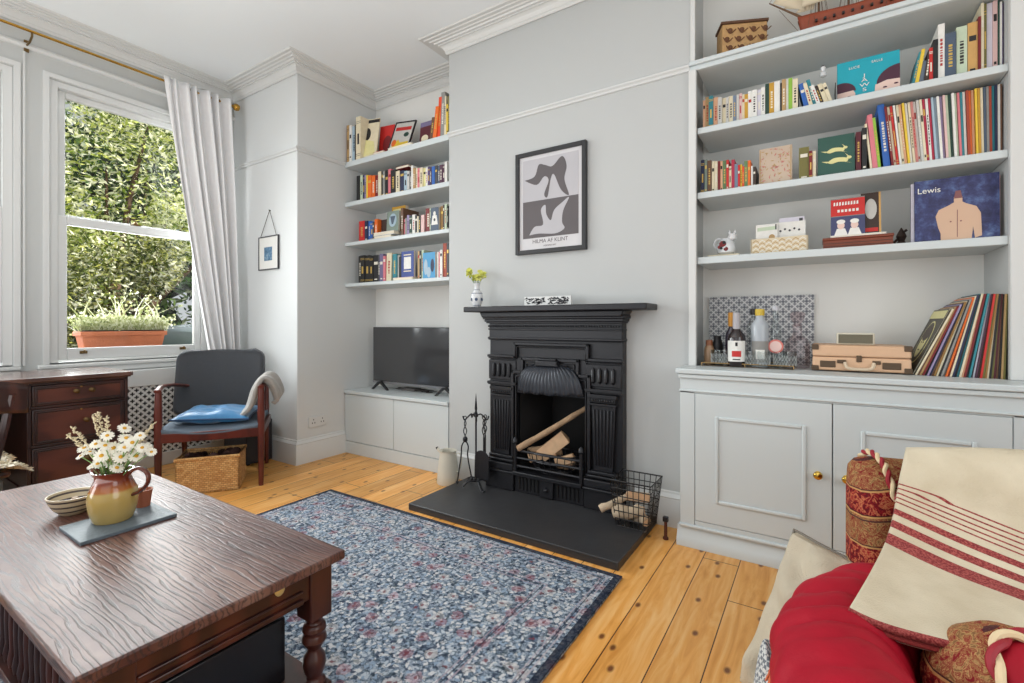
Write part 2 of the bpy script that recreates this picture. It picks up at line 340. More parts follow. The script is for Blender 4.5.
struct(b.build('trim_window_casing', TRIM, bevel=.004))
b = MB(); b.box(XW-.1,-.24,.795,XW+.035,.86,.82); b.box(XW,-.22,.755,XW+.02,.85,.795)
b.box(XW-.1,.94,.795,XW+.035,2.19,.82); b.box(XW,.95,.755,XW+.02,2.19,.795); struct(b.build('trim_window_stool', TRIM, bevel=.006))
def glass_mat(name, tint=(1,1,1), refl=.06, rough=.02):
    m = bpy.data.materials.new(name); m.use_nodes = True; t = m.node_tree; t.nodes.clear()
    o = t.nodes.new('ShaderNodeOutputMaterial'); tr = t.nodes.new('ShaderNodeBsdfTransparent'); gl = t.nodes.new('ShaderNodeBsdfGlossy'); gl.inputs['Roughness'].default_value = rough
    tr.inputs[0].default_value = tint+(1,); fr = t.nodes.new('ShaderNodeLayerWeight'); fr.inputs[0].default_value = .25
    mx = t.nodes.new('ShaderNodeMixShader'); t.links.new(math_(t, 'ADD', refl*.5, math_(t, 'MULTIPLY', math_(t, 'POWER', fr.outputs['Facing'], 3.0), refl*8)), mx.inputs[0])
    t.links.new(tr.outputs[0], mx.inputs[1]); t.links.new(gl.outputs[0], mx.inputs[2]); t.links.new(mx.outputs[0], o.inputs[0]); return m
WGLASS = glass_mat('window_glass', (.99,1,.995), .03)
HOOKM = mat('aged_brass', (120,96,60), .35, metal=.9)
def window(n, Y0, Y1):
    w = thing('window_%d' % n, 'white painted sash window', 'window', (-4.4,(Y0+Y1)/2,.82)); struct(w)
    del w['label']; del w['category']
    def sash(nm, x, z0, z1, top, bot):
        b = MB(); y0, y1 = Y0+.045, Y1-.045
        b.frame('x', y0, z0, y1, z1, (.05,.05,bot,top), x, x+.035)
        s = b.build(nm, TRIM, w, bevel=.005)
        MB().box(x+.015,y0+.045,z0+bot-.005,x+.019,y1-.045,z1-top+.005).build('pane', WGLASS, s, smooth=False)
        return s
    b = MB(); b.frame('x', Y0+.001, .83, Y1-.001, 2.739, (.044,.044,.001,.039), -4.46, -4.338)
    b.build('window_frame', TRIM, w, bevel=.004)
    MB().box(-4.56,Y0-.03,.80,-4.40,Y1+.03,.845).build('outer_sill', TRIM, w, bevel=.005)
    u = sash('upper_sash', -4.42, 1.80, 2.70, .045, .05); l = sash('lower_sash', -4.38, .845, 1.835, .06, .08)
    for y in (Y0+.18, Y1-.18):
        b = MB(); b.box(-4.345,y-.02,.885,-4.335,y+.02,.905); b.tube([(-4.338,y,.89),(-4.322,y,.895),(-4.316,y,.912)], .006); b.build('sash_lift', HOOKM, l)
    b = MB(); yc = (Y0+Y1)/2; b.box(-4.378,yc-.03,1.835,-4.35,yc+.03,1.845); b.lathe([(.013,0),(.016,.008),(.008,.02)], (-4.362,yc,1.845), 12); b.build('sash_lock', HOOKM, l)
window(1, 1.0, 1.98); window(2, -.2, .83)
# radiator cover with pierced cross lattice, below the window
def lattice_mat():
    m, t, b = nt('pierced_cross_lattice', .5); tc = t.nodes.new('ShaderNodeTexCoord'); s = t.nodes.new('ShaderNodeSeparateXYZ'); t.links.new(tc.outputs['Object'], s.inputs[0])
    P_ = .052
    def cross(oy, oz):
        fy = math_(t, 'ABSOLUTE', math_(t, 'SUBTRACT', math_(t, 'FRACT', math_(t, 'ADD', math_(t, 'DIVIDE', s.outputs['Y'], P_), oy)), .5))
        fz = math_(t, 'ABSOLUTE', math_(t, 'SUBTRACT', math_(t, 'FRACT', math_(t, 'ADD', math_(t, 'DIVIDE', s.outputs['Z'], P_), oz)), .5))
        a = math_(t, 'MULTIPLY', math_(t, 'LESS_THAN', fy, .09), math_(t, 'LESS_THAN', fz, .27)); c = math_(t, 'MULTIPLY', math_(t, 'LESS_THAN', fz, .09), math_(t, 'LESS_THAN', fy, .27))
        return math_(t, 'MAXIMUM', a, c)
    f = math_(t, 'MAXIMUM', cross(0,0), cross(.5,.5)); col = mixc(t, f, lin((222,222,219)), lin((18,18,20)))
    t.links.new(col, b.inputs['Base Color']); bumpn(t, b, math_(t, 'SUBTRACT', 1.0, f), .6, .004); return m
rc = thing('radiator_cover', 'white radiator cover with black cross-shaped piercings under the window', 'radiator cover', (-4.27,1.7,0))
b = MB(); b.frame('x', .9, .001, 2.17, .75, (.08,.05,.10,.125), -4.325, -4.26); b.build('frame', TRIM, rc, bevel=.003)
MB().box(-4.31,.98,.10,-4.272,2.12,.63).build('lattice_panel', lattice_mat(), rc, smooth=False)
so = thing('wall_socket', 'white double power socket low on the radiator cover beside the wicker basket', 'socket', (-4.262,2.03,.15))
MB().box(-4.262,1.98,.11,-4.235,2.09,.19).build('face_plate', TRIM, so, bevel=.004)
so2 = thing('wall_socket', 'white double power socket on the pier wall above the skirting', 'socket', (-3.395,2.375,.31))
MB().box(-3.398,2.295,.268,-3.388,2.455,.352).build('face_plate', TRIM, so2, bevel=.003)
b = MB()
for y in (2.335,2.415):
    for dz, dy in ((.018,0),(-.008,-.011),(-.008,.011)): b.box(-3.389,y+dy-.003,.31+dz-.005,-3.3865,y+dy+.003,.31+dz+.006)
b.build('socket_holes', mat('socket_hole', (60,60,60), .7), so2, smooth=False)
# ================================================================== OUTSIDE
GROUND = mat('garden_ground', (110,104,84), .9, var=.3, scale=4)
b = MB(); b.box(-30,-14,-.5,-4.5,20,-.42); struct(b.build('ground', GROUND, smooth=False))
def leaf_mat(name, cols):
    m, t, b = nt(name, .55, spec=.3); g = t.nodes.new('ShaderNodeNewGeometry')
    r = ramp(t, cols); 
    tc = t.nodes.new('ShaderNodeTexCoord'); n = tex(t, 'Noise', tc.outputs['Object'], 1.3, Detail=3.0)
    f = math_(t, 'ADD', math_(t, 'MULTIPLY', g.outputs['Random Per Island'], .65), math_(t, 'MULTIPLY', n.outputs['Fac'], .4))
    t.links.new(f, r.inputs['Fac']); t.links.new(r.outputs['Color'], b.inputs['Base Color'])
    b.inputs['Subsurface Weight'].default_value = 0
    tr = t.nodes.new('ShaderNodeBsdfTranslucent'); t.links.new(r.outputs['Color'], tr.inputs[0]); mx = t.nodes.new('ShaderNodeMixShader'); mx.inputs[0].default_value = .4
    t.links.new(b.outputs[0], mx.inputs[1]); t.links.new(tr.outputs[0], mx.inputs[2]); t.links.new(mx.outputs[0], t.nodes['Material Output'].inputs[0]); return m
LEAF1 = leaf_mat('sunny_leaves', [(.2,(40,64,20)),(.34,(126,150,48)),(.48,(214,220,116)),(.66,(252,252,226))])  # pale stops paint sun highlights into the leaf colour
LEAF2 = leaf_mat('dark_leaves', [(.2,(20,42,18)),(.45,(52,88,36)),(.65,(120,146,76)),(.85,(226,234,210))])
LEAF3 = leaf_mat('grey_green_leaves', [(.25,(36,52,24)),(.46,(98,112,46)),(.64,(176,176,92)),(.82,(244,244,226))])
BARK = mat('bark', (88,66,48), .9, var=.3, scale=20, bump=.4)
def leaves(n, blobs, size, up=.2):
    b = MB()
    for _ in range(n):
        cx, cy, cz, rx, ry, rz = random.choice(blobs)
        while True:
            d = Vector((random.uniform(-1,1),random.uniform(-1,1),random.uniform(-1,1)))
            if .35 < d.length < 1: break
        d = d*(.75+.25*d.length); p = Vector((cx+d.x*rx, cy+d.y*ry, cz+d.z*rz))
        a = Vector((random.gauss(0,1),random.gauss(0,1),random.gauss(0,.7)+up)).normalized(); c = a.cross(Vector((random.gauss(0,1),random.gauss(0,1),random.gauss(0,1)))).normalized()
        s = size*random.uniform(.6,1.4); w = s*.36
        b.add([p-a*s, p+c*w, p+a*s, p-c*w], [(0,1,2,3)])
    return b
def tree(name, label, x, y, h, blobs, n, size, lm, group='trees and shrubs outside the window'):
    t = thing(name, label, 'tree', (x,y,-.42), 0, group)
    b = MB(); b.tube(bez([(x,y,-.42),(x+.1,y+.1,h*.3),(x-.1,y-.05,h*.7)],5), [.10-.004*i for i in range(11)], 8)
    for cx, cy, cz, rx, ry, rz in blobs: b.tube([(x+.05,y,h*.3),((x+cx)/2,(y+cy)/2,cz*.7),(cx,cy,cz)], [.05,.03,.01], 6)
    b.build('trunk', BARK, t); leaves(n, blobs, size).build('foliage', lm, t, smooth=False); return t
tree('leafy_tree', 'tall sunlit yellow-green tree filling the upper window', -7.3, 2.2, 3.4, [(-7.3,2.2,3.0,.9,1.0,1.0),(-7.4,1.5,2.3,.6,.6,.8),(-7.1,2.6,3.8,.8,.8,.7),(-7.2,3.0,2.4,.45,.45,.5),(-7.3,2.0,2.0,.5,.5,.4)], 15000, .036, LEAF1)
tree('leafy_tree', 'dark green tree behind the sunlit tree outside', -9.2, 3.2, 4, [(-9.2,3.3,3.6,1.3,1.6,1.8),(-9.2,5,3.2,1.2,1.5,2.0),(-9.3,1.6,2.6,1.2,1.3,1.8),(-9.2,4.2,4.8,1.3,1.5,1.2)], 13000, .06, LEAF2)
tree('garden_shrub', 'olive-leaved shrub behind the terracotta planter', -6.6, 2.1, 1.4, [(-6.3,1.9,1.5,.5,.45,.45),(-6.1,2.25,1.75,.35,.3,.35),(-6.2,1.5,1.2,.4,.4,.5)], 7000, .03, LEAF3)
tree('garden_shrub', 'deep green bush low outside at the left of the pane', -7.4, 1.1, 1.4, [(-7.6,1.0,1.0,.9,1.0,1.0),(-6.9,1.9,.7,.5,.5,.6),(-7.5,-.3,1.6,1.0,1.0,1.8)], 10000, .045, LEAF2)
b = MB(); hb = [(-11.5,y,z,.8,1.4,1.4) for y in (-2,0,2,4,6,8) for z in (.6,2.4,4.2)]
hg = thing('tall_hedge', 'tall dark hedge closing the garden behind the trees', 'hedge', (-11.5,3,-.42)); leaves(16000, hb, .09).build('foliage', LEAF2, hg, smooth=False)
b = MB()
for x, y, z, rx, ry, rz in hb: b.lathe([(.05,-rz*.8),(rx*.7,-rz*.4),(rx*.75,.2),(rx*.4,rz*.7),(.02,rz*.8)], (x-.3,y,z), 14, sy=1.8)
b.build('shade_core', mat('hedge_shadow', (18,30,16), .95), hg)  # dark cores put the hedge's inner shade into colour and block see-through
# parked car beyond
CARP = mat('silver_car_paint', (168,184,200), .25, metal=.3, coat=.5); CARG = mat('car_glass', (60,86,104), .08, spec=.8)
car = thing('parked_car', 'pale silver car parked outside at the right of the planter', 'car', (-7.4,4.75,-.42)); CY = 4.75
side = [(-2,-.12),(-2.05,.35),(-1.98,.78),(-1.75,1.12),(-.9,1.2),(.55,1.2),(1.15,.82),(1.95,.70),(2.05,.3),(2,-.12)]
MB().prism([(CY+u, v-.08) for u, v in side], -8.2, -6.6, 'x').build('body', CARP, car, bevel=.07, segs=3)
b = MB(); b.prism([(CY+u, v-.08) for u, v in [(-1.05,.74),(-.55,1.06),(.02,1.07),(.02,.74)]], -6.6, -6.59, 'x'); b.prism([(CY+u, v-.08) for u, v in [(.08,.74),(.08,1.07),(.70,1.07),(1.2,.78)]], -6.6, -6.59, 'x'); b.build('side_window', CARG, car, smooth=False)
for u in (-1.25,1.25):
    b = MB(); b.lathe([(.2,-.1),(.3,-.09),(.3,.09),(.2,.1)], (0,0,0), 24, M=Matrix.Translation((-6.65,CY+u,-.12)) @ Matrix.Rotation(PI/2,4,'Y')); b.build('wheel', mat('tyre_rubber', (30,30,32), .8), car)
# planter on outer sill
TERRA = mat('terracotta', (176,100,66), .8, var=.2, scale=12, bump=.2)
pl = thing('planter_trough', 'long terracotta trough planter on the outer window sill', 'planter', (-4.66,1.48,.845))
struct(MB().box(-4.8,.95,.78,-4.5,2.2,.845).build('trim_outer_ledge', mat('stone_ledge', (196,190,180), .8), smooth=False))
b = MB(); y0, y1 = 1.235, 1.775; xa, xb = -4.75, -4.58
o = [(xa,y0,1.03),(xb,y0,1.03),(xb,y1,1.03),(xa,y1,1.03)]; u = [(xa+.03,y0+.03,.845),(xb-.03,y0+.03,.845),(xb-.03,y1-.03,.845),(xa+.03,y1-.03,.845)]
b.add(o+u, [(0,1,5,4),(1,2,6,5),(2,3,7,6),(3,0,4,7),(4,5,6,7)]); b.box(xa-.008,y0-.008,1.0,xb+.008,y1+.008,1.035); b.build('pot', TERRA, pl, bevel=.006)
MB().box(xa+.01,y0+.01,1.028,xb-.01,y1-.01,1.045).build('soil', mat('soil', (56,42,32), .95), pl, smooth=False)
b = MB(); cl = []
for i in range(520):
    y = random.uniform(y0-.0,y1+.02); x = random.uniform(xa+.02,xb-.02); h = random.uniform(.05,.13) if random.random() < .93 else random.uniform(.16,.32)
    dx, dy = random.gauss(0,.03), random.gauss(0,.05)*(1+h*5); p0 = Vector((x,y,1.035)); p1 = p0+Vector((dx*.4,dy*.4,h*.6)); p2 = p0+Vector((dx,dy,h)); w = .0022 if h < .15 else .0036
    b.add([p0+Vector((0,-w,0)),p0+Vector((0,w,0)),p1+Vector((0,w,0)),p2,p1+Vector((0,-w,0))], [(0,1,2,3,4)])
    for k in range(1 if i % 2 else 2):
        q = p2+Vector((random.gauss(0,.012),random.gauss(0,.014),random.gauss(-.015,.015))); s = random.uniform(.006,.012)
        b.add([q+Vector((0,-s,0)),q+Vector((.003,0,s)),q+Vector((0,s,0)),q+Vector((0,0,-s))], [(0,1,2,3)])
pp = b.build('silvery_plants', leaf_mat('silvery_foliage', [(.2,(104,116,62)),(.4,(150,154,104)),(.65,(186,186,150)),(.9,(222,220,204))]), smooth=False)
tag(pp, 'pale silvery grasses and lavender growing in the terracotta trough', 'plants', kind='stuff')
# curtain rod + curtain
rod = thing('curtain_rod', 'slim brass curtain rod above the window with ball finial', 'curtain rod', (-4.2,.6,2.95))
b = MB(); b.tube([(-4.2,-1.6,2.95),(-4.2,2.13,2.95)], .009, 10); b.build('rod', BRASS, rod)
b = MB(); b.lathe([(.008,-.01),(.012,0),(.026,.012),(.03,.028),(.024,.045),(.004,.056)], (0,0,0), 16, M=Matrix.Translation((-4.2,2.125,2.95)) @ Matrix.Rotation(-PI/2,4,'X')); b.build('finial', BRASS, rod)
for y in (.89,2.08,-1.2):
    b = MB(); b.tube([(-4.2,y,2.955),(-4.2,y,2.92),(-4.25,y,2.90),(-4.33,y,2.90)], .006, 8); b.box(-4.33,y-.012,2.86,-4.322,y+.012,2.935); b.build('bracket', HOOKM, rod)
CURT = mat('linen_curtain', (232,231,231), .9, var=.05, scale=30, sheen=.2, bump=.15, bscale=300)
def cfn(s, t):
    z = 2.975-t*(2.975-.68)
    yl = 1.60+.33*t**1.15; yr = 2.065+.075*t
    w = yr-yl; nf = 6.5
    ph = s*nf*2*PI+1.3*math.sin(3*t+s*4)
    amp = .035+.02*t
    y = yl+w*s+.012*math.sin(ph*.5+2*t); x = -4.165+amp*math.sin(ph)*(.35+.65*min(1,s*1.6))+.02*t
    return (max(x,-4.225) if t > .02 else x+.0, min(y,2.185), z)
cu = thing('curtain', 'white linen curtain gathered at the right side of the window', 'curtain', (-4.2,1.95,.68))
MB().grid(cfn, 140, 40).build('drape', CURT, cu, solid=.002)
b = MB()
for i in range(9):
    y = 1.68+i*.055
    b.tube([(-4.2+.014*math.cos(a), y, 2.95+.014*math.sin(a)) for a in [2*PI*k/12 for k in range(12)]], .002, 5, closed=True)
b.build('curtain_rings', HOOKM, cu)
# hanging picture on pier
hp = thing('hanging_frame', 'tiny framed blue picture hung by a cord on the pier wall', 'picture', (-3.775,2.19,1.67))
b = MB(); x0, x1, z0, z1 = -3.92,-3.635,1.535,1.81; w = .008
b.frame('y', x0, z0, x1, z1, w, 2.185, 2.197); b.build('frame', mat('thin_black_metal', (50,50,54), .4), hp, smooth=False)
MB().box(x0+w,2.19,z0+w,x1-w,2.195,z1-w).build('mount', mat('paper_white', (224,222,216), .7), hp, smooth=False)
def photo_mat(name, stops, scale=14, z=False):
    m, t, b = nt(name, .5); tc = t.nodes.new('ShaderNodeTexCoord'); n = tex(t, 'Noise', tc.outputs['Object'], scale, Detail=5.0, Roughness=.7); r = ramp(t, stops); t.links.new(n.outputs['Fac'], r.inputs['Fac']); t.links.new(r.outputs['Color'], b.inputs['Base Color']); return m
MB().box(-3.835,2.187,1.61,-3.725,2.190,1.72).build('print', photo_mat('blue_print', [(.35,(40,70,100)),(.55,(90,130,160)),(.7,(190,200,200))], 20), hp, smooth=False)
b = MB(); b.tube([(x0+.03,2.19,z1),(-3.765,2.192,2.02),(x1-.03,2.19,z1)], .0025, 6); b.tube([(-3.765,2.2,2.02),(-3.765,2.185,2.02)], .004, 8); b.build('hanging_cord', mat('cord', (90,84,76), .8), hp)
# poster over mantel
po = thing('framed_poster', 'black framed monochrome poster hanging above the fireplace', 'picture', (-1.41,2.63,1.86))
x0, x1, z0, z1 = -1.656,-1.162,1.54,2.19; w = .026
b = MB(); b.frame('y', x0, z0, x1, z1, w, 2.608, 2.638); b.build('frame', mat('poster_frame_black', (38,38,40), .45), po, bevel=.002)
PAPER = mat('poster_paper', (206,204,206), .6); DG = mat('poster_dark_grey', (92,86,88), .6); MG = mat('poster_light_grey', (182,180,184), .6)
pr = MB().box(x0+w,2.622,z0+w,x1-w,2.63,z1-w).build('print', PAPER, po, smooth=False)
L, T_ = x0+.052, z1-.05; W_, H_ = (x1-.052)-L, .50; mz = T_-H_*.53
b = MB(); b.box(L,2.6205,mz,L+W_,2.622,T_, 0); b.box(L,2.6205,T_-H_,L+W_,2.622,mz, 1)
def pp2(pts, m, y): b.prism([(L+W_*u, T_-H_*v) for u, v in bez([(p[0],p[1],0) for p in pts+pts[:1]],5)[:-1] for u, v in [(u, v)]] if 0 else [(L+W_*q.x, T_-H_*q.y) for q in bez([(p[0],p[1],0) for p in pts+pts[:1]],5)[:-1]], y, y+.0006, 'y', m)
pp2([(.03,.25),(.22,.22),(.30,.08),(.42,.10),(.55,.13),(.72,.03),(.80,.16),(.76,.32),(.84,.52),(.70,.44),(.58,.24),(.52,.28),(.46,.50),(.40,.46),(.48,.30),(.40,.24),(.26,.33)], 1, 2.6196)
pp2([(.12,.96),(.22,.86),(.38,.84),(.34,.66),(.42,.60),(.44,.72),(.52,.80),(.58,.68),(.72,.60),(.84,.55),(.74,.70),(.72,.84),(.76,.92),(.60,.97),(.3,.95)], 0, 2.6196)
b.build('artwork', [MG, DG], po, smooth=False)
text('lettering', 'HILMA AF KLINT', .034, ((x0+x1)/2, 2.6215, z0+.066), DG, po)
text('small_lettering', 'MODERN ART', .014, ((x0+x1)/2, 2.6215, z0+.042), DG, po)
# ================================================================== FIREPLACE
SLATE = mat('slate_hearth', (52,52,54), .42, var=.25, scale=6, bump=.12, bscale=18)
h = tag(MB().box(-2.03,2.025,0,-.745,2.66,.04).build('hearth_slab', SLATE, bevel=.004), 'black slate hearth slab on the floorboards before the fireplace', 'hearth')
fp = thing('fireplace', 'black cast iron fireplace with scalloped hood and fluted pilasters', 'fireplace', (-1.36,2.6,.04))
cx = -1.377
def bx(b, u0, z0, u1, z1, y0=2.56, y1=2.64, m=0): b.box(cx+u0, y0, z0, cx+u1, y1, z1, m)
b = MB(); b.prism([(cx-.575,1.170),(cx+.63,1.170),(cx+.63,1.205),(cx-.575,1.205)], 2.44, 2.64, 'y'); b.prism([(cx-.49,1.1705),(cx-.47,1.135),(cx+.47,1.135),(cx+.49,1.1705)], 2.50, 2.64, 'y'); b.build('mantel_shelf', IRON, fp, bevel=.006)
b = MB()
# carcass with opening
for s in (-1, 1):
    u0, u1 = (-.455,-.235) if s < 0 else (.235,.455)
    bx(b, u0, .04, u1, 1.0, 2.575)
bx(b, -.24, .88, .24, 1.0, 2.575); bx(b, -.455, 1.0, .455, 1.14, 2.565)
# cornice
for i, (o, z0, z1) in enumerate(((.02,1.125,1.145),(.012,1.108,1.125),(.004,1.098,1.108))): bx(b, -.46-o, z0, .46+o, z1, 2.545-o)
bx(b, -.458, 1.055, .458, 1.066, 2.555); bx(b, -.460, .996, .460, 1.010, 2.553); bx(b, -.457, .99, .457, .996, 2.556)
b.build('surround', IRON, fp, bevel=.004)
b = MB()
for i in range(56): u = -.452+i*.01645; b.lathe([(.002,-.006),(.006,-.003),(.006,.003),(.002,.006)], (cx+u,2.556,1.080), 8)
b.build('bead_moulding', IRON, fp)
# stepped frame moulding: outer and inner
b = MB()
def mould(b, pts, w=.018, y=2.548):
    for (ua, za), (ub, zb) in zip(pts, pts[1:]):
        bx(b, min(ua,ub)-w/2, min(za,zb)-w/2, max(ua,ub)+w/2, max(za,zb)+w/2, y, 2.58)
mould(b, [(-.452,.886),(-.25,.886),(-.25,.968),(.25,.968),(.25,.886),(.452,.886)]); mould(b, [(-.452,.872),(-.238,.872),(-.238,.95),(.238,.95),(.238,.872),(.452,.872)], .008, 2.553)
mould(b, [(-.262,.16),(-.262,.79),(-.19,.79),(-.19,.875),(.19,.875),(.19,.79),(.262,.79),(.262,.16)], .020, 2.542)
mould(b, [(-.24,.16),(-.24,.765),(-.165,.765),(-.165,.85),(.165,.85),(.165,.765),(.24,.765),(.24,.16)], .010, 2.55)
b.build('stepped_frame', IRON, fp, bevel=.005)
b = MB(); b.box(cx-.24,2.562,.66,cx+.24,2.60,.88)
for s in (-1,1):
    for k in range(10):
        a = k/10*2*PI; b.lathe([(.012,-.005),(.016,0),(.006,.006)], (0,0,0), 8, M=Matrix.Translation((cx+s*.155+.026*math.cos(a),2.56,.79+.026*math.sin(a))) @ Matrix.Rotation(PI/2,4,'X'))
    b.tube([(cx+s*.20+.018*math.cos(a)*(1-a/12), 2.556, .70+.018*math.sin(a)*(1-a/12)) for a in [i*.6 for i in range(16)]], .004, 6)
b.build('spandrel_panel', IRON, fp)
# hood: scallop shell
def hood(s, t):
    u = (s-.5)*2; bul = math.sin(PI*t)
    x = cx+.004+u*(.078+(.225-.078)*t**.95)+u*.026*bul
    z = .850-.170*t+.034*bul*(.35+.65*abs(u))
    z -= max(0,t-.80)/.2*.012*abs(math.sin(u*PI*2.5+.3))
    y = 2.57-(.025+.06*t**.8)*math.sqrt(max(0,1-u*u*.96))-.018*bul-.0045*abs(math.sin(u*PI*8.5))*min(1,t*2)
    return (x, y, z)
MB().grid(hood, 150, 16).build('hood', mat('hood_iron', (50,53,60), .35, metal=.35, var=.2, scale=30), fp, solid=.008, sharp=60)
b = MB(); b.prism([(cx-.085,.84),(cx+.085,.84),(cx+.07,.855),(cx+.075,.872),(cx-.075,.872),(cx-.07,.855)], 2.51, 2.57, 'y'); b.box(cx-.06,2.52,.872,cx+.06,2.57,.885); b.build('hood_crown', IRON, fp, bevel=.004)
# flute panels and pilasters
for s in (-1,1):
    c0 = cx+s*.347
    b = MB(); b.box(c0-.105,2.556,.735,c0+.105,2.58,.86)
    b.build('fluted_frieze', IRON, fp, bevel=.003)
    b = MB()
    for k in range(4):
        x = c0-.06+k*.04; b.tube([(x,2.553,.752),(x,2.549,.765),(x,2.549,.828),(x,2.553,.842)], [.003,.011,.011,.004], 8)
    b.build('frieze_flutes', IRON, fp)
    b = MB(); b.box(c0-.108,2.54,.705,c0+.112,2.58,.722); b.box(c0-.105,2.547,.698,c0+.108,2.58,.705)
    b.box(c0-.085,2.535,.672,c0+.085,2.58,.692); b.box(c0-.075,2.545,.645,c0+.075,2.58,.672); b.box(c0-.082,2.54,.628,c0+.082,2.58,.640)
    for k in range(9): b.lathe([(.002,-.008),(.007,-.004),(.007,.004),(.002,.008)], (c0-.06+k*.015,2.544,.658), 8)
    b.build('capital', IRON, fp, bevel=.003)
    b = MB(); t_, l_ = .072, .058
    b.prism([(c0-l_,.255),(c0+l_,.255),(c0+t_,.628),(c0-t_,.628)], 2.552, 2.58, 'y')
    for k in range(6):
        u = -.8+k*.32; b.tube([(c0+u*l_*.95,2.552,.285),(c0+u*t_*.95,2.548,.605)], .0065, 6)
    b.build('pilaster', IRON, fp, bevel=.003)
    b = MB(); b.box(c0-.09,2.535,.235,c0+.09,2.58,.255); b.box(c0-.10,2.53,.215,c0+.10,2.58,.232); b.box(c0-.105,2.515,.165,c0+.108,2.58,.21); b.box(c0-.108,2.505,.15,c0+.112,2.58,.165); b.box(c0-.106,2.52,.04,c0+.108,2.60,.15)
    b.build('plinth_block', IRON, fp, bevel=.005)
# firebox parts: fire bars and ash pan front
b = MB(); 
for z in (.30,.255,.205): b.tube([(cx-.235,2.53,z),(cx+.235,2.53,z)], .008, 8)
for s in (-1,1): b.tube([(cx+s*.225,2.525,.16),(cx+s*.225,2.525,.345)], .012, 8); b.lathe([(.012,0),(.018,.01),(.014,.028),(.003,.04)], (cx+s*.225,2.525,.345), 10)
b.build('fire_bars', IRON, fp)
b = MB(); b.box(cx-.235,2.50,.15,cx+.235,2.60,.175); b.box(cx-.235,2.535,.04,cx+.235,2.56,.15); b.box(cx-.045,2.515,.045,cx+.045,2.54,.15)
b.lathe([(.004,-.012),(.014,-.006),(.014,.006),(.004,.012)], (cx,2.508,.095), 12); b.build('ash_pan_front', IRON, fp, bevel=.004)
for s in (-1,1):
    b = MB()
    for k in range(6): x = cx+s*(.07+k*.026); b.tube([(x,2.532,.06),(x,2.532,.135)], .006, 6)
    b.build('ash_pan_slots', IRON_D, fp)
b = MB(); b.add([(cx-.225,2.58,.16),(cx-.14,2.86,.16),(cx-.14,2.86,.80),(cx-.225,2.58,.80)],[(0,1,2,3)]); b.add([(cx+.225,2.58,.16),(cx+.14,2.86,.16),(cx+.14,2.86,.80),(cx+.225,2.58,.80)],[(0,1,2,3)]); b.add([(cx-.14,2.86,.16),(cx+.14,2.86,.16),(cx+.14,2.86,.80),(cx-.14,2.86,.80)],[(0,1,2,3)]); b.box(cx-.225,2.56,.15,cx+.225,2.87,.17); b.add([(cx-.225,2.58,.80),(cx+.225,2.58,.80),(cx+.14,2.86,.80),(cx-.14,2.86,.80)],[(0,1,2,3)])
b.build('fireback', IRON_D, fp, smooth=False)
# round wire log basket in the grate
gb = thing('grate_basket', 'round black wire basket of logs standing in the fire opening', 'basket', (cx,2.6,.17))
b = MB()
for z, r in ((.30,.175),(.25,.165),(.205,.13),(.175,.085)): b.tube([(cx+r*math.cos(a),2.62+r*.62*math.sin(a),z) for a in [2*PI*k/40 for k in range(40)]], .0045, 6, closed=True)
for k in range(22):
    a = 2*PI*k/22; b.tube([(cx+r*math.cos(a),2.62+r*.62*math.sin(a),z) for z, r in ((.30,.175),(.25,.165),(.205,.13),(.175,.085))], .003, 5)
b.build('wire_cage', IRON, gb)
LOGW = mat('split_log', (222,184,146), .8, var=.35, scale=14, bump=.3); BARKL = mat('log_bark', (170,140,110), .9, var=.4, scale=30, bump=.5)
def log(p0, p1, r, label, name='log', wedge=False, grp='firewood'):
    p0 = Vector(p0); p1 = Vector(p1); d = (p1-p0).normalized(); q = d.to_track_quat('Z','Y').to_matrix().to_4x4(); M = Matrix.Translation(p0) @ q; Ln = (p1-p0).length
    t = thing(name, label, 'log', tuple(p0), 0, grp); b = MB(); n = 14
    if wedge:
        pts = [(0,0),(r*1.5,r*.15),(r*1.35,r*.7),(r*.8,r*1.25),(r*.1,r*1.35)]
        b.prism(pts, 0, Ln, 'z', M=M); b.build('split_face', LOGW, t, bevel=.003); 
        bb = MB(); bb.prism([(r*1.51,r*.14),(r*1.40,r*.74),(r*.84,r*1.30),(r*.1,r*1.38),(r*.12,r*1.33),(r*.78,r*1.22),(r*1.33,r*.68),(r*1.46,r*.14)], .002, Ln-.002, 'z', M=M); bb.build('bark', BARKL, t)
    else:
        b.tube([p0+(p1-p0)*i/8+Vector((math.sin(i*1.7+p0.x*9)*r*.15,math.cos(i*2.1)*r*.12,math.sin(i*1.3)*r*.15)) for i in range(9)], [r*(1.05-.03*i+.08*math.sin(i*2.4)) for i in range(9)], n); b.build('bark', BARKL, t)
        e = MB()
        for p, s in ((p0,-1),(p1,1)): e.lathe([(r*.92,0),(r*.6,.001),(.001,.0015)], (0,0,0), 14, M=Matrix.Translation(p+d*s*.0005) @ (q if s > 0 else q @ Matrix.Rotation(PI,4,'X')))
        e.build('cut_end', LOGW, t)
    return t
log((cx-.20,2.52,.315), (cx+.22,2.66,.60), .019, 'long thin branch leaning diagonally across the fire opening', 'branch')
log((cx-.04,2.57,.245), (cx+.10,2.63,.37), .062, 'pale split log tilted in the fire basket, largest there', wedge=True)
log((cx-.14,2.56,.225), (cx+.02,2.60,.285), .042, 'split log lying left in the fire basket', wedge=True)
log((cx+.04,2.57,.225), (cx+.15,2.60,.265), .038, 'split log lying right in the fire basket', wedge=True)
log((cx-.16,2.59,.29), (cx-.02,2.62,.335), .020, 'thin round stick lying across the logs in the fire basket')
log((cx-.12,2.61,.26), (cx+.03,2.66,.30), .026, 'round log at the back left of the fire basket')
log((cx+.02,2.66,.22), (cx+.13,2.62,.24), .03, 'short round log low at the right of the fire basket')
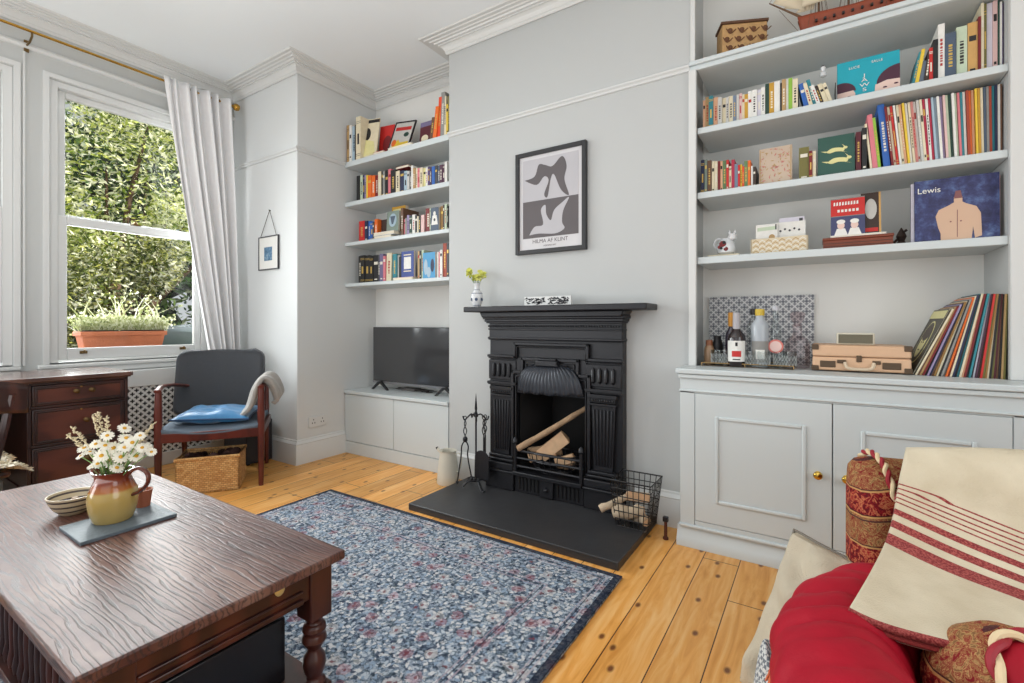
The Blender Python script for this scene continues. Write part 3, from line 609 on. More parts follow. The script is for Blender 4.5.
# things on the mantel
CER = mat('white_china', (216,218,220), .2, coat=.3)
BLU = mat('china_blue', (66,84,112), .3)
va = thing('bud_vase', 'small blue and white china vase on the left end of the mantelpiece', 'vase', (-1.90,2.52,1.205))
b = MB(); b.lathe([(.022,0),(.024,.004),(.034,.03),(.040,.065),(.036,.09),(.018,.115),(.016,.135),(.024,.155),(.022,.157),(.013,.135)], (-1.90,2.52,1.205), 24, cap=False); b.build('body', CER, va)
b = MB()
for z, r, hh in ((.010,.0275,.004),(.088,.0375,.004),(.112,.0205,.003)): b.lathe([(r,z),(r,z+hh)], (-1.90,2.52,1.205), 24, cap=False)
for k in range(6):
    a = k*PI/3; b.lathe([(.001,0),(.011,.0005),(.001,.001)], (0,0,0), 8, M=Matrix.Translation((-1.90+.0385*math.cos(a),2.52+.0385*math.sin(a),1.255)) @ Matrix.Rotation(a,4,'Z') @ Matrix.Rotation(PI/2,4,'Y'))
b.build('painted_bands', BLU, va)
STEM = mat('green_stem', (96,128,60), .6); YEL = mat('pale_yellow_petals', (220,222,120), .7, var=.25, scale=60)
for k in range(7):
    a = k*.9; r = .018+.02*(k % 3)
    f = thing('small_yellow_flower', 'pale yellow bloom in the blue and white mantel vase', 'flower', (-1.90,2.52,1.34), 0, 'flowers in the mantel vase')
    px, py, pz = -1.90+r*math.cos(a)*1.5, 2.52+r*math.sin(a), 1.40+.018*(k % 3)
    b = MB(); b.tube([(-1.90,2.52,1.33),(px,py,pz)], .0015, 5); b.build('stem', STEM, f)
    b = MB()
    for j in range(26):
        d = Vector((random.gauss(0,1),random.gauss(0,1),random.gauss(.4,1))).normalized(); e = d.orthogonal().normalized()*.006; p = Vector((px,py,pz))
        b.add([p,p+d*.016+e*1.5,p+d*.027,p+d*.016-e*1.5], [(0,1,2,3)])
    b.build('petals', YEL, f, smooth=False)
ti = thing('patterned_card', 'narrow black and white patterned panel leaning on the mantelpiece', 'picture', (-1.385,2.54,1.205))
MB().box(-1.545,2.54,1.205,-1.225,2.552,1.262).build('panel', TRIM, ti, smooth=False)
b = MB(); random.seed(3)
for k in range(120):
    u = random.uniform(-1.535,-1.235); v = random.uniform(1.214,1.253); a = random.uniform(-.9,.9); l = random.uniform(.006,.016)
    if -1.40 < u < -1.375: continue
    b.add([(u-l*math.cos(a),2.5392,v-l*math.sin(a)*.5-.002),(u+l*math.cos(a),2.5392,v+l*math.sin(a)*.5-.002),(u+l*math.cos(a)*.6,2.5392,v+l*math.sin(a)*.5+.004),(u-l*math.cos(a)*.6,2.5392,v-l*math.sin(a)*.5+.004)], [(0,1,2,3)])
b.build('printed_pattern', mat('ink_grey', (60,60,64), .7), ti, smooth=False)
# fire tools
ft = thing('fire_tool_stand', 'black iron fire tool stand with arched feet on the hearth', 'fire tools', (-1.87,2.47,.04))
X, Y = -1.87, 2.47
b = MB()
for s in (-1,1): b.tube(bez([(X,Y,.075),(X+s*.04*.8,Y-s*.02,.085),(X+s*.075,Y-s*.05,.06),(X+s*.105,Y-s*.07,.048),(X+s*.125,Y-s*.08,.052)],5), .009, 8, flat=.6)
for s in (-1,1): b.tube(bez([(X,Y,.075),(X+s*.03,Y+s*.04,.08),(X+s*.05,Y+s*.075,.05)],5), .008, 8)
b.build('feet', IRON, ft)
b = MB(); b.tube([(X,Y,.07),(X,Y,.50)], .006, 8); b.lathe([(.010,.50),(.012,.51),(.006,.53),(.009,.545),(.003,.62),(.0005,.645)], (X,Y,0), 10); b.lathe([(.012,.49),(.016,.495),(.012,.50)], (X,Y,0), 10); b.build('pole', IRON, ft)
b = MB()
for a in (.4, 2.6, 3.9, 5.4): b.tube(bez([(X,Y,.495),(X+.03*math.cos(a),Y+.03*math.sin(a),.51),(X+.055*math.cos(a),Y+.055*math.sin(a),.49),(X+.075*math.cos(a),Y+.075*math.sin(a),.475),(X+.085*math.cos(a),Y+.085*math.sin(a),.50)],5), .005, 6)
b.build('hook_arms', IRON, ft)
def twist_handle(b, x, y, z0, z1):
    for q in (0, PI): b.tube([(x+.011*math.sin(PI*i/12)*math.cos(q+i*.5),y+.011*math.sin(PI*i/12)*math.sin(q+i*.5),z1+(z0-z1)*i/12) for i in range(13)], .0035, 6)
    b.tube([(x+.012*math.cos(a),y,z1+.012+.012*math.sin(a)) for a in [2*PI*k/12 for k in range(12)]], .003, 5, closed=True)
X += -.022; sh = thing('fire_shovel', 'black iron shovel with rounded blade hanging on the tool stand', 'shovel', (X+.07,Y+.02,.1), 0)
b = MB(); twist_handle(b, X+.07, Y+.02, .36, .475); b.tube([(X+.07,Y+.02,.36),(X+.07,Y+.02,.26)], .005, 8); b.build('handle', IRON, sh)
b = MB(); pts = [(X+.07+.055*math.cos(a), .235+.045*math.sin(a)) for a in [PI*k/12 for k in range(13)]]+[(X+.01,.10),(X+.015,.092),(X+.125,.092),(X+.13,.10)][:0]+[(X+.012,.095),(X+.128,.095)]
b.prism(pts, Y-.005, Y+.0, 'y'); b.build('blade', IRON, sh, bevel=.002)
X -= -.022; br = thing('fire_brush', 'black iron hearth brush hanging behind the shovel', 'brush', (X+.02,Y+.06,.1))
b = MB(); twist_handle(b, X+.02, Y+.075, .36, .47); b.tube([(X+.02,Y+.075,.36),(X+.02,Y+.075,.19)], .005, 8); b.build('handle', IRON, br); b = MB(); b.lathe([(.012,.19),(.022,.17),(.028,.10),(.02,.09)], (X+.02,Y+.075,0), 14); b.build('bristles', IRON_D, br)
tg = thing('fire_tongs', 'black iron tongs hanging at the left of the tool stand', 'tongs', (X-.08,Y-.02,.05))
b = MB(); twist_handle(b, X-.065, Y-.03, .35, .47); b.lathe([(.01,.325),(.016,.335),(.016,.35),(.01,.36)], (X-.065,Y-.03,0), 10)
b.tube(bez([(X-.065,Y-.03,.34),(X-.085,Y-.04,.30),(X-.09,Y-.04,.24),(X-.10,Y-.05,.14),(X-.115,Y-.05,.06)],5), .0045, 6); b.tube(bez([(X-.065,Y-.03,.34),(X-.04,Y-.03,.30),(X-.045,Y-.03,.24),(X-.02,Y-.03,.13),(X-.01,Y-.03,.10)],5), .0045, 6)
b.build('arms', IRON, tg)
b = MB(); b.lathe([(.004,-.012),(.012,0),(.004,.012)], (X-.115,Y-.05,.062), 8); b.build('claw', IRON, tg); b = MB(); b.lathe([(.004,-.012),(.012,0),(.004,.012)], (X-.01,Y-.03,.10), 8); b.build('claw', IRON, tg)
# enamel jug on the floor
EN = mat('cream_enamel', (204,200,186), .45, var=.06, scale=10)
ej = thing('enamel_jug', 'tall cream enamel jug standing on the floorboards left of the hearth', 'jug', (-2.155,2.51,0))
b = MB(); jx, jy = -2.145, 2.515
b.lathe([(.072,0),(.076,.006),(.072,.06),(.066,.14),(.058,.195),(.056,.215),(.060,.225),(.055,.223),(.052,.20),(.06,.14),(.066,.05),(.06,.012)], (jx,jy,0), 32, cap=False)
b.lathe([(.001,.01),(.068,.012)], (jx,jy,0), 32, cap=False); b.build('body', EN, ej)
b = MB(); b.tube(bez([(jx+.055,jy+.01,.20),(jx+.085,jy+.02,.21),(jx+.10,jy+.025,.17),(jx+.085,jy+.02,.10),(jx+.066,jy+.012,.08)],5), .007, 8, flat=.6); b.build('handle', EN, ej)
b = MB(); b.tube([(jx-.045,jy-.01,.205),(jx-.07,jy-.018,.222),(jx-.082,jy-.02,.236)], [.016,.011,.007], 10); b.build('spout', EN, ej)
b = MB(); b.tube([(jx-.078,jy-.02,.226),(jx-.084,jy-.02,.24)], .009, 8); b.build('spout_rim', mat('dark_rim', (50,52,60), .5), ej)
# wire basket with logs on hearth
wb = thing('wire_log_basket', 'black square wire basket of logs at the right end of the hearth', 'basket', (-.80,2.45,.04))
b = MB(); x0, x1, y0, y1, z0, z1 = -.915,-.70,2.36,2.56,.045,.285; f = .025
def ring(z, e): return [(x0-e+f,y0-e+f,z),(x1+e-f,y0-e+f,z),(x1+e-f,y1+e-f,z),(x0-e+f,y1+e-f,z)]
for i in range(7):
    z = z0+(z1-z0)*i/6; q = ring(z, .025*i/6); b.tube(q, .0028 if i < 6 else .004, 5, closed=True)
for sx_ in range(8):
    u = sx_/7
    for ya, e0 in ((0,0),(1,0)):
        A = ring(z0, 0); B = ring(z1, .025)
        b.tube([Vector(A[0 if ya == 0 else 3]).lerp(Vector(A[1 if ya == 0 else 2]), u), Vector(B[0 if ya == 0 else 3]).lerp(Vector(B[1 if ya == 0 else 2]), u)], .0022, 4)
        b.tube([Vector(A[0 if ya == 0 else 1]).lerp(Vector(A[3 if ya == 0 else 2]), u), Vector(B[0 if ya == 0 else 1]).lerp(Vector(B[3 if ya == 0 else 2]), u)], .0022, 4)
for k in range(6): b.tube([(x0+f+(x1-x0-2*f)*k/5,y0+f,z0),(x0+f+(x1-x0-2*f)*k/5,y1-f,z0)], .0022, 4)
b.build('wire_mesh', mat('black_wire', (30,28,28), .5), wb)
PL = mat('silver_birch', (196,176,150), .85, var=.3, scale=22, bump=.4)
_mc['log_bark_keep'] = BARKL
BARKL = PL
log((-.90,2.41,.10), (-.76,2.45,.12), .036, 'pale log lying lowest at the left front of the wire basket', grp='logs in the wire basket')
log((-.86,2.50,.075), (-.74,2.42,.085), .028, 'pale log under the others in the wire basket', grp='logs in the wire basket')
log((-.85,2.44,.165), (-.75,2.50,.15), .034, 'pale split log on top in the wire basket', wedge=True, grp='logs in the wire basket')
log((-.97,2.37,.115), (-.86,2.46,.175), .020, 'thin pale branch poking out of the wire basket', grp='logs in the wire basket')
gp = thing('gas_pipe', 'short rusty pipe stub rising from the floorboards by the basket', 'pipe', (-.655,2.45,0))
b = MB(); b.tube([(-.655,2.46,0),(-.655,2.46,.10)], .008, 10); b.lathe([(.014,0),(.014,.01),(.009,.014)], (-.655,2.46,0), 12); b.build('pipe', mat('rusty_pipe', (86,40,26), .6), gp)
b = MB(); b.box(-.668,2.448,.09,-.642,2.472,.115); b.build('cap', IRON, gp, bevel=.003)
# ================================================================== CABINETS and SHELVES
lc = thing('low_cabinet', 'white flush-door cabinet built into the left alcove', 'cabinet', (-2.82,2.8,0))
b = MB(); b.box(-3.395,2.665,0,-2.245,2.975,.515); b.build('carcass', CAB, lc, smooth=False)
MB().box(-3.395,2.635,0,-2.245,2.665,.10).build('plinth', CAB, lc, bevel=.002)
for a, c in ((-3.393,-2.81),(-2.806,-2.247)): MB().box(a,2.638,.104,c,2.665,.498).build('door', CAB, lc, bevel=.002)
tag(MB().box(-3.395,2.625,.503,-2.245,2.978,.53).build('cabinet_top', CAB, bevel=.003), 'white cabinet top in the left alcove, under the television', 'worktop')
for i, (z, st_) in enumerate(((2.468,.045),(2.125,.037),(1.783,.030),(1.435,.028))):
    tag(MB().box(-3.398,2.64,z-st_,-2.242,2.978,z).build('alcove_shelf', CAB, bevel=.003), 'white shelf in the left alcove, %s from the top' % ordn(i), 'shelf', 'left alcove shelves')
# right alcove
for i, (z, t_) in enumerate(((2.477,.048),(2.127,.032),(1.787,.033),(1.446,.036))):
    b = MB(); b.box(-.538,2.64,z-t_,.629,2.978,z)
    if i == 0: b.box(-.575,2.615,z-.022,.70,2.64,z); b.box(-.575,2.628,z-t_,.70,2.64,z-.022)
    tag(b.build('alcove_shelf', CAB, bevel=.003), 'white shelf in the right alcove, %s from the top' % ordn(i), 'shelf', 'right alcove shelves')
b = MB(); b.box(-.578,2.615,.876,-.54,2.645,2.43); b.box(-.573,2.63,2.477,-.548,2.642,3.04); struct(b.build('trim_alcove_left', TRIM, bevel=.003))
b = MB(); b.box(.629,2.615,.876,.67,2.645,3.04); b.box(.72,2.60,.876,.76,2.64,3.04); b.box(.90,2.60,0,.93,2.64,3.04); struct(b.build('trim_alcove_right', TRIM, bevel=.004))
rcab = thing('alcove_cabinet', 'white panelled cabinet with two brass-knobbed doors in the right alcove', 'cabinet', (.05,2.7,0))
b = MB(); b.box(-.575,2.47,.02,.72,2.635,.845); b.box(-.535,2.635,.02,.625,2.975,.845); b.box(-.581,2.448,.10,-.512,2.475,.765); b.box(.597,2.448,.10,.73,2.475,.765); b.box(-.581,2.448,.755,.73,2.475,.845); b.box(-.51,2.4485,.10,.6,2.475,.131); b.build('carcass', CAB, rcab, bevel=.002)
b = MB(); b.box(-.585,2.44,.762,.73,2.46,.772); b.box(-.588,2.435,.828,.73,2.46,.848); b.box(-.585,2.438,.094,.73,2.46,.108); b.build('mouldings', CAB, rcab, bevel=.004)
b = MB(); b.prism([(2.48,0),(2.432,0),(2.432,.03),(2.440,.045),(2.452,.075),(2.456,.094),(2.48,.094)], -.595, .73, 'x'); b.build('plinth', CAB, rcab)
GOLDK = mat('polished_brass_knob', (214,176,84), .15, metal=1, var=.04)
for a, c, px0, px1, kx in ((-.509,.047,-.418,-.046,-.003),(.052,.594,.146,.500,.098)):
    d = MB().box(a,2.446,.134,c,2.466,.754).build('door', CAB, rcab, bevel=.0015)
    b = MB(); b.frame('y', px0, .235, px1, .652, .016, 2.438, 2.447)
    b.build('panel_moulding', CAB, d, bevel=.004)
    b = MB(); b.lathe([(.013,0),(.013,.003),(.006,.006),(.006,.014),(.014,.02),(.018,.028),(.015,.036),(.004,.041)], (0,0,0), 20, M=Matrix.Translation((kx,2.446,.447)) @ Matrix.Rotation(PI/2,4,'X')); b.build('knob', GOLDK, d)
b = MB(); b.box(-.60,2.425,.85,.74,2.638,.876); b.box(-.538,2.638,.85,.629,2.978,.876); tag(b.build('cabinet_top', CAB, bevel=.006, segs=3), 'white moulded worktop of the right alcove cabinet, under the records and bottles', 'worktop')
# ================================================================== TV
tv = thing('television', 'black flat-screen television on the left alcove cabinet', 'television', (-2.85,2.87,.53))
BLK = mat('tv_plastic', (28,28,30), .4); SCR = mat('tv_screen', (62,63,65), .09, spec=.8, var=.02)
b = MB(); b.box(-3.275,2.84,.585,-2.395,2.862,1.065); b.box(-3.1,2.862,.60,-2.6,2.895,.9); b.build('casing', BLK, tv, bevel=.004)
MB().box(-3.268,2.838,.603,-2.402,2.841,1.058).build('screen', SCR, tv, smooth=False)
MB().box(-3.275,2.836,.583,-2.395,2.842,.600).build('silver_trim', mat('tv_silver', (150,150,154), .3, metal=.6), tv)
for x in (-3.155,-2.43):
    s = 1
    b = MB(); b.prism([(x-.10,.53),(x-.085,.53),(x+.0,.59),(x+.085,.53),(x+.10,.53),(x+.02,.60),(x-.02,.60)], 2.80, 2.825, 'y'); b.tube([(x,2.812,.595),(x,2.85,.60)], .008, 6); b.build('foot', BLK, tv, bevel=.002)
cl = thing('cable_bundle', 'tangle of dark cables and a small box behind the television foot', 'cables', (-2.85,2.92,.53))
b = MB(); random.seed(5)
for k in range(4):
    b.tube(bez([(-3.05+random.uniform(0,.4),2.90+random.uniform(-.03,.05),.534+.004*k) if j else (-3.05,2.93,.536) for j in range(7)],5), .0035, 5)
b.build('cables', mat('cable', (60,54,52), .6), cl)
MB().box(-2.98,2.88,.53,-2.82,2.96,.552).build('small_box', mat('box_grey', (96,92,90), .5), cl, bevel=.003)
# ================================================================== RUG
rg = MB().box(-.99,-1.44,0,.99,1.44,.012).build('rug', rug_mat(), bevel=.003); rg.location = (-1.70,.54,0); tag(rg, 'blue grey floral woven rug with dark border on the floorboards', 'rug')
# ================================================================== COFFEE TABLE
RZ = .012
tb = thing('coffee_table', 'long dark oak coffee table with turned legs, standing on the rug', 'coffee table', (-1.91,.59,RZ))
X0, X1, Y0, Y1 = -2.66,-1.142,.295,.890; ZT = .45
MB().box(X0,Y0,ZT-.026,X1,Y1,ZT).build('tabletop', TABLEW, tb, bevel=.005, segs=3)
b = MB()
b.box(X0+.05,Y0+.05,.335,X1-.05,Y0+.075,ZT-.026); b.box(X0+.05,Y1-.075,.335,X1-.05,Y1-.05,ZT-.026); b.box(X0+.05,Y0+.05,.335,X0+.075,Y1-.05,ZT-.026); b.box(X1-.065,Y0+.075,.335,X1-.04,Y1-.075,ZT-.026)
b.box(X1-.045,Y0+.11,.335,X1-.032,Y1-.11,.35); b.box(X1-.045,Y0+.11,.365,X1-.034,Y1-.11,.372); b.build('apron', TABLEL, tb, bevel=.003)
def leg(x, y):
    b = MB(); s = .034; b.box(x-s,y-s,.27,x+s,y+s,ZT-.026); b.box(x-s,y-s,RZ,x+s,y+s,.075)
    b.lathe([(.030,.27),(.022,.262),(.020,.252),(.030,.245),(.033,.232),(.028,.222),(.032,.214),(.034,.202),(.026,.188),(.018,.178),(.020,.168),(.029,.155),(.032,.135),(.028,.115),(.02,.098),(.026,.09),(.032,.083),(.030,.075)], (x,y,0), 20)
    return b.build('leg', TABLEL, tb, bevel=.004)
for x in (X0+.075,X1-.066):
    for y in (Y0+.075,Y1-.055): leg(x, y)
b = MB(); b.box(X0+.06,Y0+.06,.075,X1-.06,Y1-.04,.095); b.build('lower_shelf', TABLEL, tb, bevel=.003)
b = MB()
for k in range(26): x = X0+.13+k*.05; b.lathe([(.010,.095),(.013,.12),(.008,.15),(.010,.22),(.008,.29),(.013,.315),(.010,.335)], (x,Y0+.085,0), 10)
b.build('side_spindles', TABLEL, tb)
b = MB(); b.lathe([(.014,0),(.014,.002),(.011,.004)], (0,0,0), 16, sx=1.2, M=Matrix.Translation((X1-.040,.715,.405)) @ Matrix.Rotation(PI/2,4,'Y')); b.build('key_escutcheon', mat('brass_plate', (226,200,130), .3, metal=.6), tb)
bc = thing('black_crate', 'black slatted box on the shelf under the coffee table', 'box', (-1.5,.6,.095))
BB = mat('black_lacquer', (20,20,24), .25)
b = MB(); b.box(-1.95,.42,.095,-1.26,.78,.275); b.build('case', BB, bc, bevel=.004)
b = MB()
for k in range(5): b.box(-1.94,.43+k*.07,.275,-1.27,.47+k*.07,.287)
b.build('lid_slats', BB, bc, bevel=.002)
# slate, jug, bowl on table
sl = MB().prism([(-2.005,.485),(-1.805,.483),(-1.812,.735),(-2.012,.73)], ZT, ZT+.011, 'z').build('slate_board', mat('blue_slate', (92,104,112), .5, var=.2, scale=8, bump=.2), bevel=.002, smooth=False); tag(sl, 'rectangular blue grey slate board under the jug on the table', 'board')
JZ = ZT+.011
jx, jy = -1.934, .600
def jug_mat():
    m, t, b = nt('two_tone_stoneware', .18); tc = t.nodes.new('ShaderNodeTexCoord'); s = t.nodes.new('ShaderNodeSeparateXYZ'); t.links.new(tc.outputs['Object'], s.inputs[0])
    n = tex(t, 'Noise', tc.outputs['Object'], 30, Detail=2.0); z = math_(t, 'ADD', s.outputs['Z'], math_(t, 'MULTIPLY', n.outputs['Fac'], .012))
    r = ramp(t, [(0,(186,160,96)),(.60,(190,162,92)),(.64,(176,104,42)),(.78,(122,50,24)),(1,(84,32,22))]); t.links.new(math_(t, 'DIVIDE', z, .17), r.inputs['Fac']); t.links.new(r.outputs['Color'], b.inputs['Base Color']); b.inputs['Coat Weight'].default_value = .6; return m
JM = jug_mat()
jg = thing('stoneware_jug', 'brown and mustard stoneware jug holding daisies on the slate', 'jug', (jx,jy,JZ))
b = MB(); b.lathe([(.050,0),(.054,.005),(.064,.04),(.067,.07),(.064,.095),(.054,.118),(.047,.135),(.050,.150),(.055,.160),(.051,.160),(.044,.140),(.050,.11),(.060,.08),(.058,.03),(.045,.01)], (jx,jy,JZ), 40, cap=False); b.lathe([(.001,.009),(.05,.01)], (jx,jy,JZ), 40, cap=False); b.build('body', JM, jg)
dv = Vector((.84,.54,0))   # handle direction
h0 = Vector((jx,jy,JZ))
b = MB(); b.tube(bez([h0+dv*.048+Vector((0,0,.148)), h0+dv*.082+Vector((0,0,.166)), h0+dv*.112+Vector((0,0,.150)), h0+dv*.114+Vector((0,0,.120)), h0+dv*.092+Vector((0,0,.094)), h0+dv*.062+Vector((0,0,.080))],6), .0085, 10, flat=.7); b.build('handle', mat('brown_glaze', (96,42,26), .2, coat=.5), jg)
b = MB(); b.tube([h0-dv*.036+Vector((0,0,.135)), h0-dv*.054+Vector((0,0,.152)), h0-dv*.068+Vector((0,0,.162))], [.020,.016,.010], 12); b.build('spout', JM, jg)
# daisies
PET = mat('daisy_petals', (226,222,208), .7, var=.06); CEN = mat('daisy_centre', (196,146,30), .7, var=.2, scale=200, bump=.4)
GRS = mat('dried_grass', (186,172,140), .8, var=.2, scale=60)
random.seed(11)
def daisy(tip, r, nrm, name='daisy'):
    base = Vector((jx+random.uniform(-.02,.02), jy+random.uniform(-.02,.02), JZ+.10)); tip = Vector(tip); nrm = Vector(nrm).normalized()
    t = thing(name, 'white daisy with yellow centre standing in the stoneware jug', 'flower', tuple(base), 0, 'daisies in the stoneware jug')
    mid = base.lerp(tip,.55)+Vector((0,0,.012)); b = MB(); b.tube(bez([base,mid,tip-nrm*.006],5), .0016, 5); b.build('stem', STEM, t)
    M = Matrix.Translation(tip) @ nrm.to_track_quat('Z','Y').to_matrix().to_4x4()
    b = MB(); n = 15
    for k in range(n):
        a = 2*PI*k/n+random.uniform(-.06,.06); w = r*.17; dz = random.uniform(-.18,.08)*r
        def pt(rad, s_, z): return (rad*math.cos(a)-s_*math.sin(a), rad*math.sin(a)+s_*math.cos(a), z)
        b.add([pt(r*.2,-w*.5,.001),pt(r*.2,w*.5,.001),pt(r*.7,w,dz*.4+.001),pt(r,w*.5,dz),pt(r,-w*.5,dz),pt(r*.7,-w,dz*.4+.001)], [(0,1,2,3,4,5)], M=M)
    b.build('petals', PET, t, smooth=False)
    b = MB(); b.lathe([(r*.30,0),(r*.28,r*.09),(r*.16,r*.17),(.0005,r*.19)], (0,0,0), 14, M=M); b.build('centre', CEN, t)
cam_d = Vector((1.9,-.6,.5)).normalized()
rt = Vector((.8406,.5417,0))
for u, v, w, r in [(-.075,.235,0,.018),(-.06,.225,.01,.015),(-.045,.245,0,.016),(-.03,.215,.02,.020),(-.01,.205,-.01,.022),(.0,.235,.0,.022),(.02,.212,.02,.020),(.035,.26,0,.021),(.05,.248,.01,.019),(.03,.285,-.01,.018),(.06,.215,.0,.020),(.075,.235,.02,.016),(.085,.235,0,.019),(-.04,.195,.01,.017),(-.015,.265,.02,.017),(.01,.185,.03,.018),(.10,.225,.0,.014),(-.085,.215,0,.013),(.07,.265,.02,.015),(-.055,.19,-.02,.014),(.03,.235,.03,.019),(-.02,.24,.03,.018)]:
    p = Vector((jx,jy,JZ-.012))+rt*(u*1.25)+cam_d*w+Vector((0,0,.172+(v-.18)*1.3)); daisy(p, r*1.12, cam_d*.7+rt*u*5+Vector((random.uniform(-.3,.3),random.uniform(-.3,.3),.5+random.uniform(-.2,.3))))
for i, (u, v) in enumerate([(-.115,.275),(-.045,.33),(-.02,.31),(.105,.27),(-.13,.255),(.115,.29),(-.06,.315)]):
    base = Vector((jx,jy,JZ+.10)); tip = Vector((jx,jy,JZ-.01))+rt*(u*1.15)+Vector((0,0,v+.03))
    t = thing('dried_grass_stalk', 'feathery dried grass head rising from the daisy jug', 'grass', tuple(base), 0, 'dried grasses in the stoneware jug')
    cv = bez([base, base.lerp(tip,.5)+Vector((0,0,.02)), tip],8); b = MB(); b.tube(cv, .0012, 5); b.build('stem', GRS, t)
    b = MB()
    for k in range(26):
        q = cv[-1].lerp(cv[-7], k/26); d = Vector((random.gauss(0,1),random.gauss(0,1),random.gauss(.6,.6))).normalized(); b.lathe([(.0005,0),(.0028,.005),(.0005,.011)], (0,0,0), 6, M=Matrix.Translation(q) @ d.to_track_quat('Z','Y').to_matrix().to_4x4())
    b.build('seed_head', GRS, t)
b = MB()
for k in range(60):
    a = random.uniform(0,2*PI); r = random.uniform(.0,.035); p0 = Vector((jx+r*math.cos(a)*.7,jy+r*math.sin(a)*.7,JZ+.12)); p1 = p0+Vector((math.cos(a)*r*1.2,math.sin(a)*r*1.2,random.uniform(.05,.11))); s = Vector((-math.sin(a),math.cos(a),0))*.003
    b.add([p0-s,p0+s,p1], [(0,1,2)])
tag(b.build('daisy_foliage', mat('daisy_leaf', (104,124,62), .7, var=.3, scale=40), smooth=False), 'green stalks and leaves bunched in the jug neck', 'leaves', kind='stuff')
bw = thing('striped_bowl', 'small cream bowl with dark stripes left of the jug', 'bowl', (-2.16,.575,ZT))
bx_, by_ = -2.150,.558
def bowl_mat():
    m, t, b = nt('striped_glaze', .35); tc = t.nodes.new('ShaderNodeTexCoord'); s = t.nodes.new('ShaderNodeSeparateXYZ'); t.links.new(tc.outputs['Object'], s.inputs[0])
    f = math_(t, 'FRACT', math_(t, 'DIVIDE', s.outputs['Z'], .019)); t.links.new(mixc(t, math_(t, 'GREATER_THAN', f, .68), lin((206,190,160)), lin((74,64,62))), b.inputs['Base Color']); return m
b = MB(); b.lathe([(.032,0),(.036,.003),(.054,.022),(.066,.046),(.071,.064),(.067,.064),(.061,.046),(.048,.022),(.026,.010)], (bx_,by_,ZT), 32, cap=False); b.lathe([(.001,.009),(.035,.0095)], (bx_,by_,ZT), 32, cap=False); b.build('body', bowl_mat(), bw)
for i in range(7):
    a = i*.9; q = (bx_+.03*math.cos(a), by_+.026*math.sin(a), ZT+.034+.004*(i % 2)); e = thing('pebble', 'small smooth pebble lying in the striped bowl', 'pebble', q, 0, 'pebbles in the striped bowl'); MB().lathe([(.002,-.008),(.012,-.004),(.015,0),(.011,.006),(.002,.009)], q, 12, sy=.7).build('stone', mat('pebble_%d' % (i % 3), [(180,160,140),(92,84,84),(140,120,104)][i % 3], .6), e)
cp = thing('terracotta_cup', 'small terracotta pot half hidden behind the jug on the slate', 'pot', (-1.985,.700,JZ)); MB().lathe([(.020,0),(.026,.045),(.028,.058),(.024,.058),(.02,.01)], (-1.985,.700,JZ), 20, cap=False).build('body', mat('cup_clay', (158,92,66), .7), cp); MB().lathe([(.001,.045),(.0235,.046)], (-1.985,.700,JZ), 20, cap=False).build('wax', PAGE, cp)
# ================================================================== ARMCHAIR by the window (local frame: x right, -y forward)
FABG = mat('charcoal_fabric', (62,64,68), .85, var=.1, scale=60, bump=.3, bscale=400, sheen=.2)
FABB = mat('blue_grey_fabric', (92,104,116), .85, var=.1, scale=60, bump=.3, bscale=400)
CHW = wood('mahogany_chair_wood', (66,25,19), (94,38,28), .3, (3,3,1), 1, 8, bump=.04)
ang = math.atan2(.815,.58)
ac = thing('armchair', 'wooden armchair with charcoal padded back and open arms by the window', 'armchair', (-3.35,1.56,0), ang)
ac.location = (-3.35-.815*.26, 1.558+.58*.26, 0)
wd, dp = .29, .265
for s in (-1,1):
    b = MB(); x = s*wd
    b.tube([(x,-dp,0),(x,-dp,.25),(x,-dp,.50),(x,-dp+.005,.665)], [.014,.019,.021,.017], 10, flat=1.1); b.build('leg', CHW, ac, world=False)
    b = MB(); b.tube([(s*(wd-.02),dp+.03,0),(s*(wd-.02),dp,.22),(s*(wd-.02),dp,.42),(s*(wd-.02),dp+.05,.66)], [.013,.018,.020,.014], 10); b.build('leg', CHW, ac, world=False)
    b = MB(); b.tube(bez([(x,-dp-.02,.668),(x+s*.008,-dp+.10,.685),(x+s*.004,0,.675),(s*(wd-.01),dp*.6,.655),(s*(wd-.03),dp+.04,.63)],6), .021, 10, flat=.55); b.build('arm', CHW, ac, world=False)
b = MB(); b.box(-wd,-dp-.012,.335,wd,-dp+.014,.395); b.box(-wd,dp-.014,.33,wd,dp+.014,.39)
for s in (-1,1): b.box(s*wd-.012,-dp,.335,s*wd+.012,dp,.39)
b.build('seat_frame', CHW, ac, bevel=.004, world=False)
b = MB()
def sg(s, t):
    x = (s-.5)*2; y = (t-.5)*2
    return (x*(wd-.005), y*(dp+.005)-.005, .40+.030*(1-x**4)*(1-y**4)-.028*(1-x*x)+(.012*abs(x)**3))
b.grid(sg, 24, 24); b.build('seat_pad', FABB, ac, world=False, solid=.03)
def bg(s, t):
    x = (s-.5)*2; v = t; w = .292
    # rounded top corners
    z0, z1 = .43, .89; rr = .07; z = z0+(z1-z0)*v
    lim = w
    if z > z1-rr: lim = w-rr+math.sqrt(max(0, rr*rr-(z-(z1-rr))**2))
    elif z < z0+rr*.7: lim = w-rr*.7+math.sqrt(max(0, (rr*.7)**2-((z0+rr*.7)-z)**2))
    return (x*lim-.045, dp-.01+.12*v+.045*(1-x*x)-.02, z)
MB().grid(bg, 20, 24).build('backrest', FABG, ac, world=False, solid=.045, sharp=60)
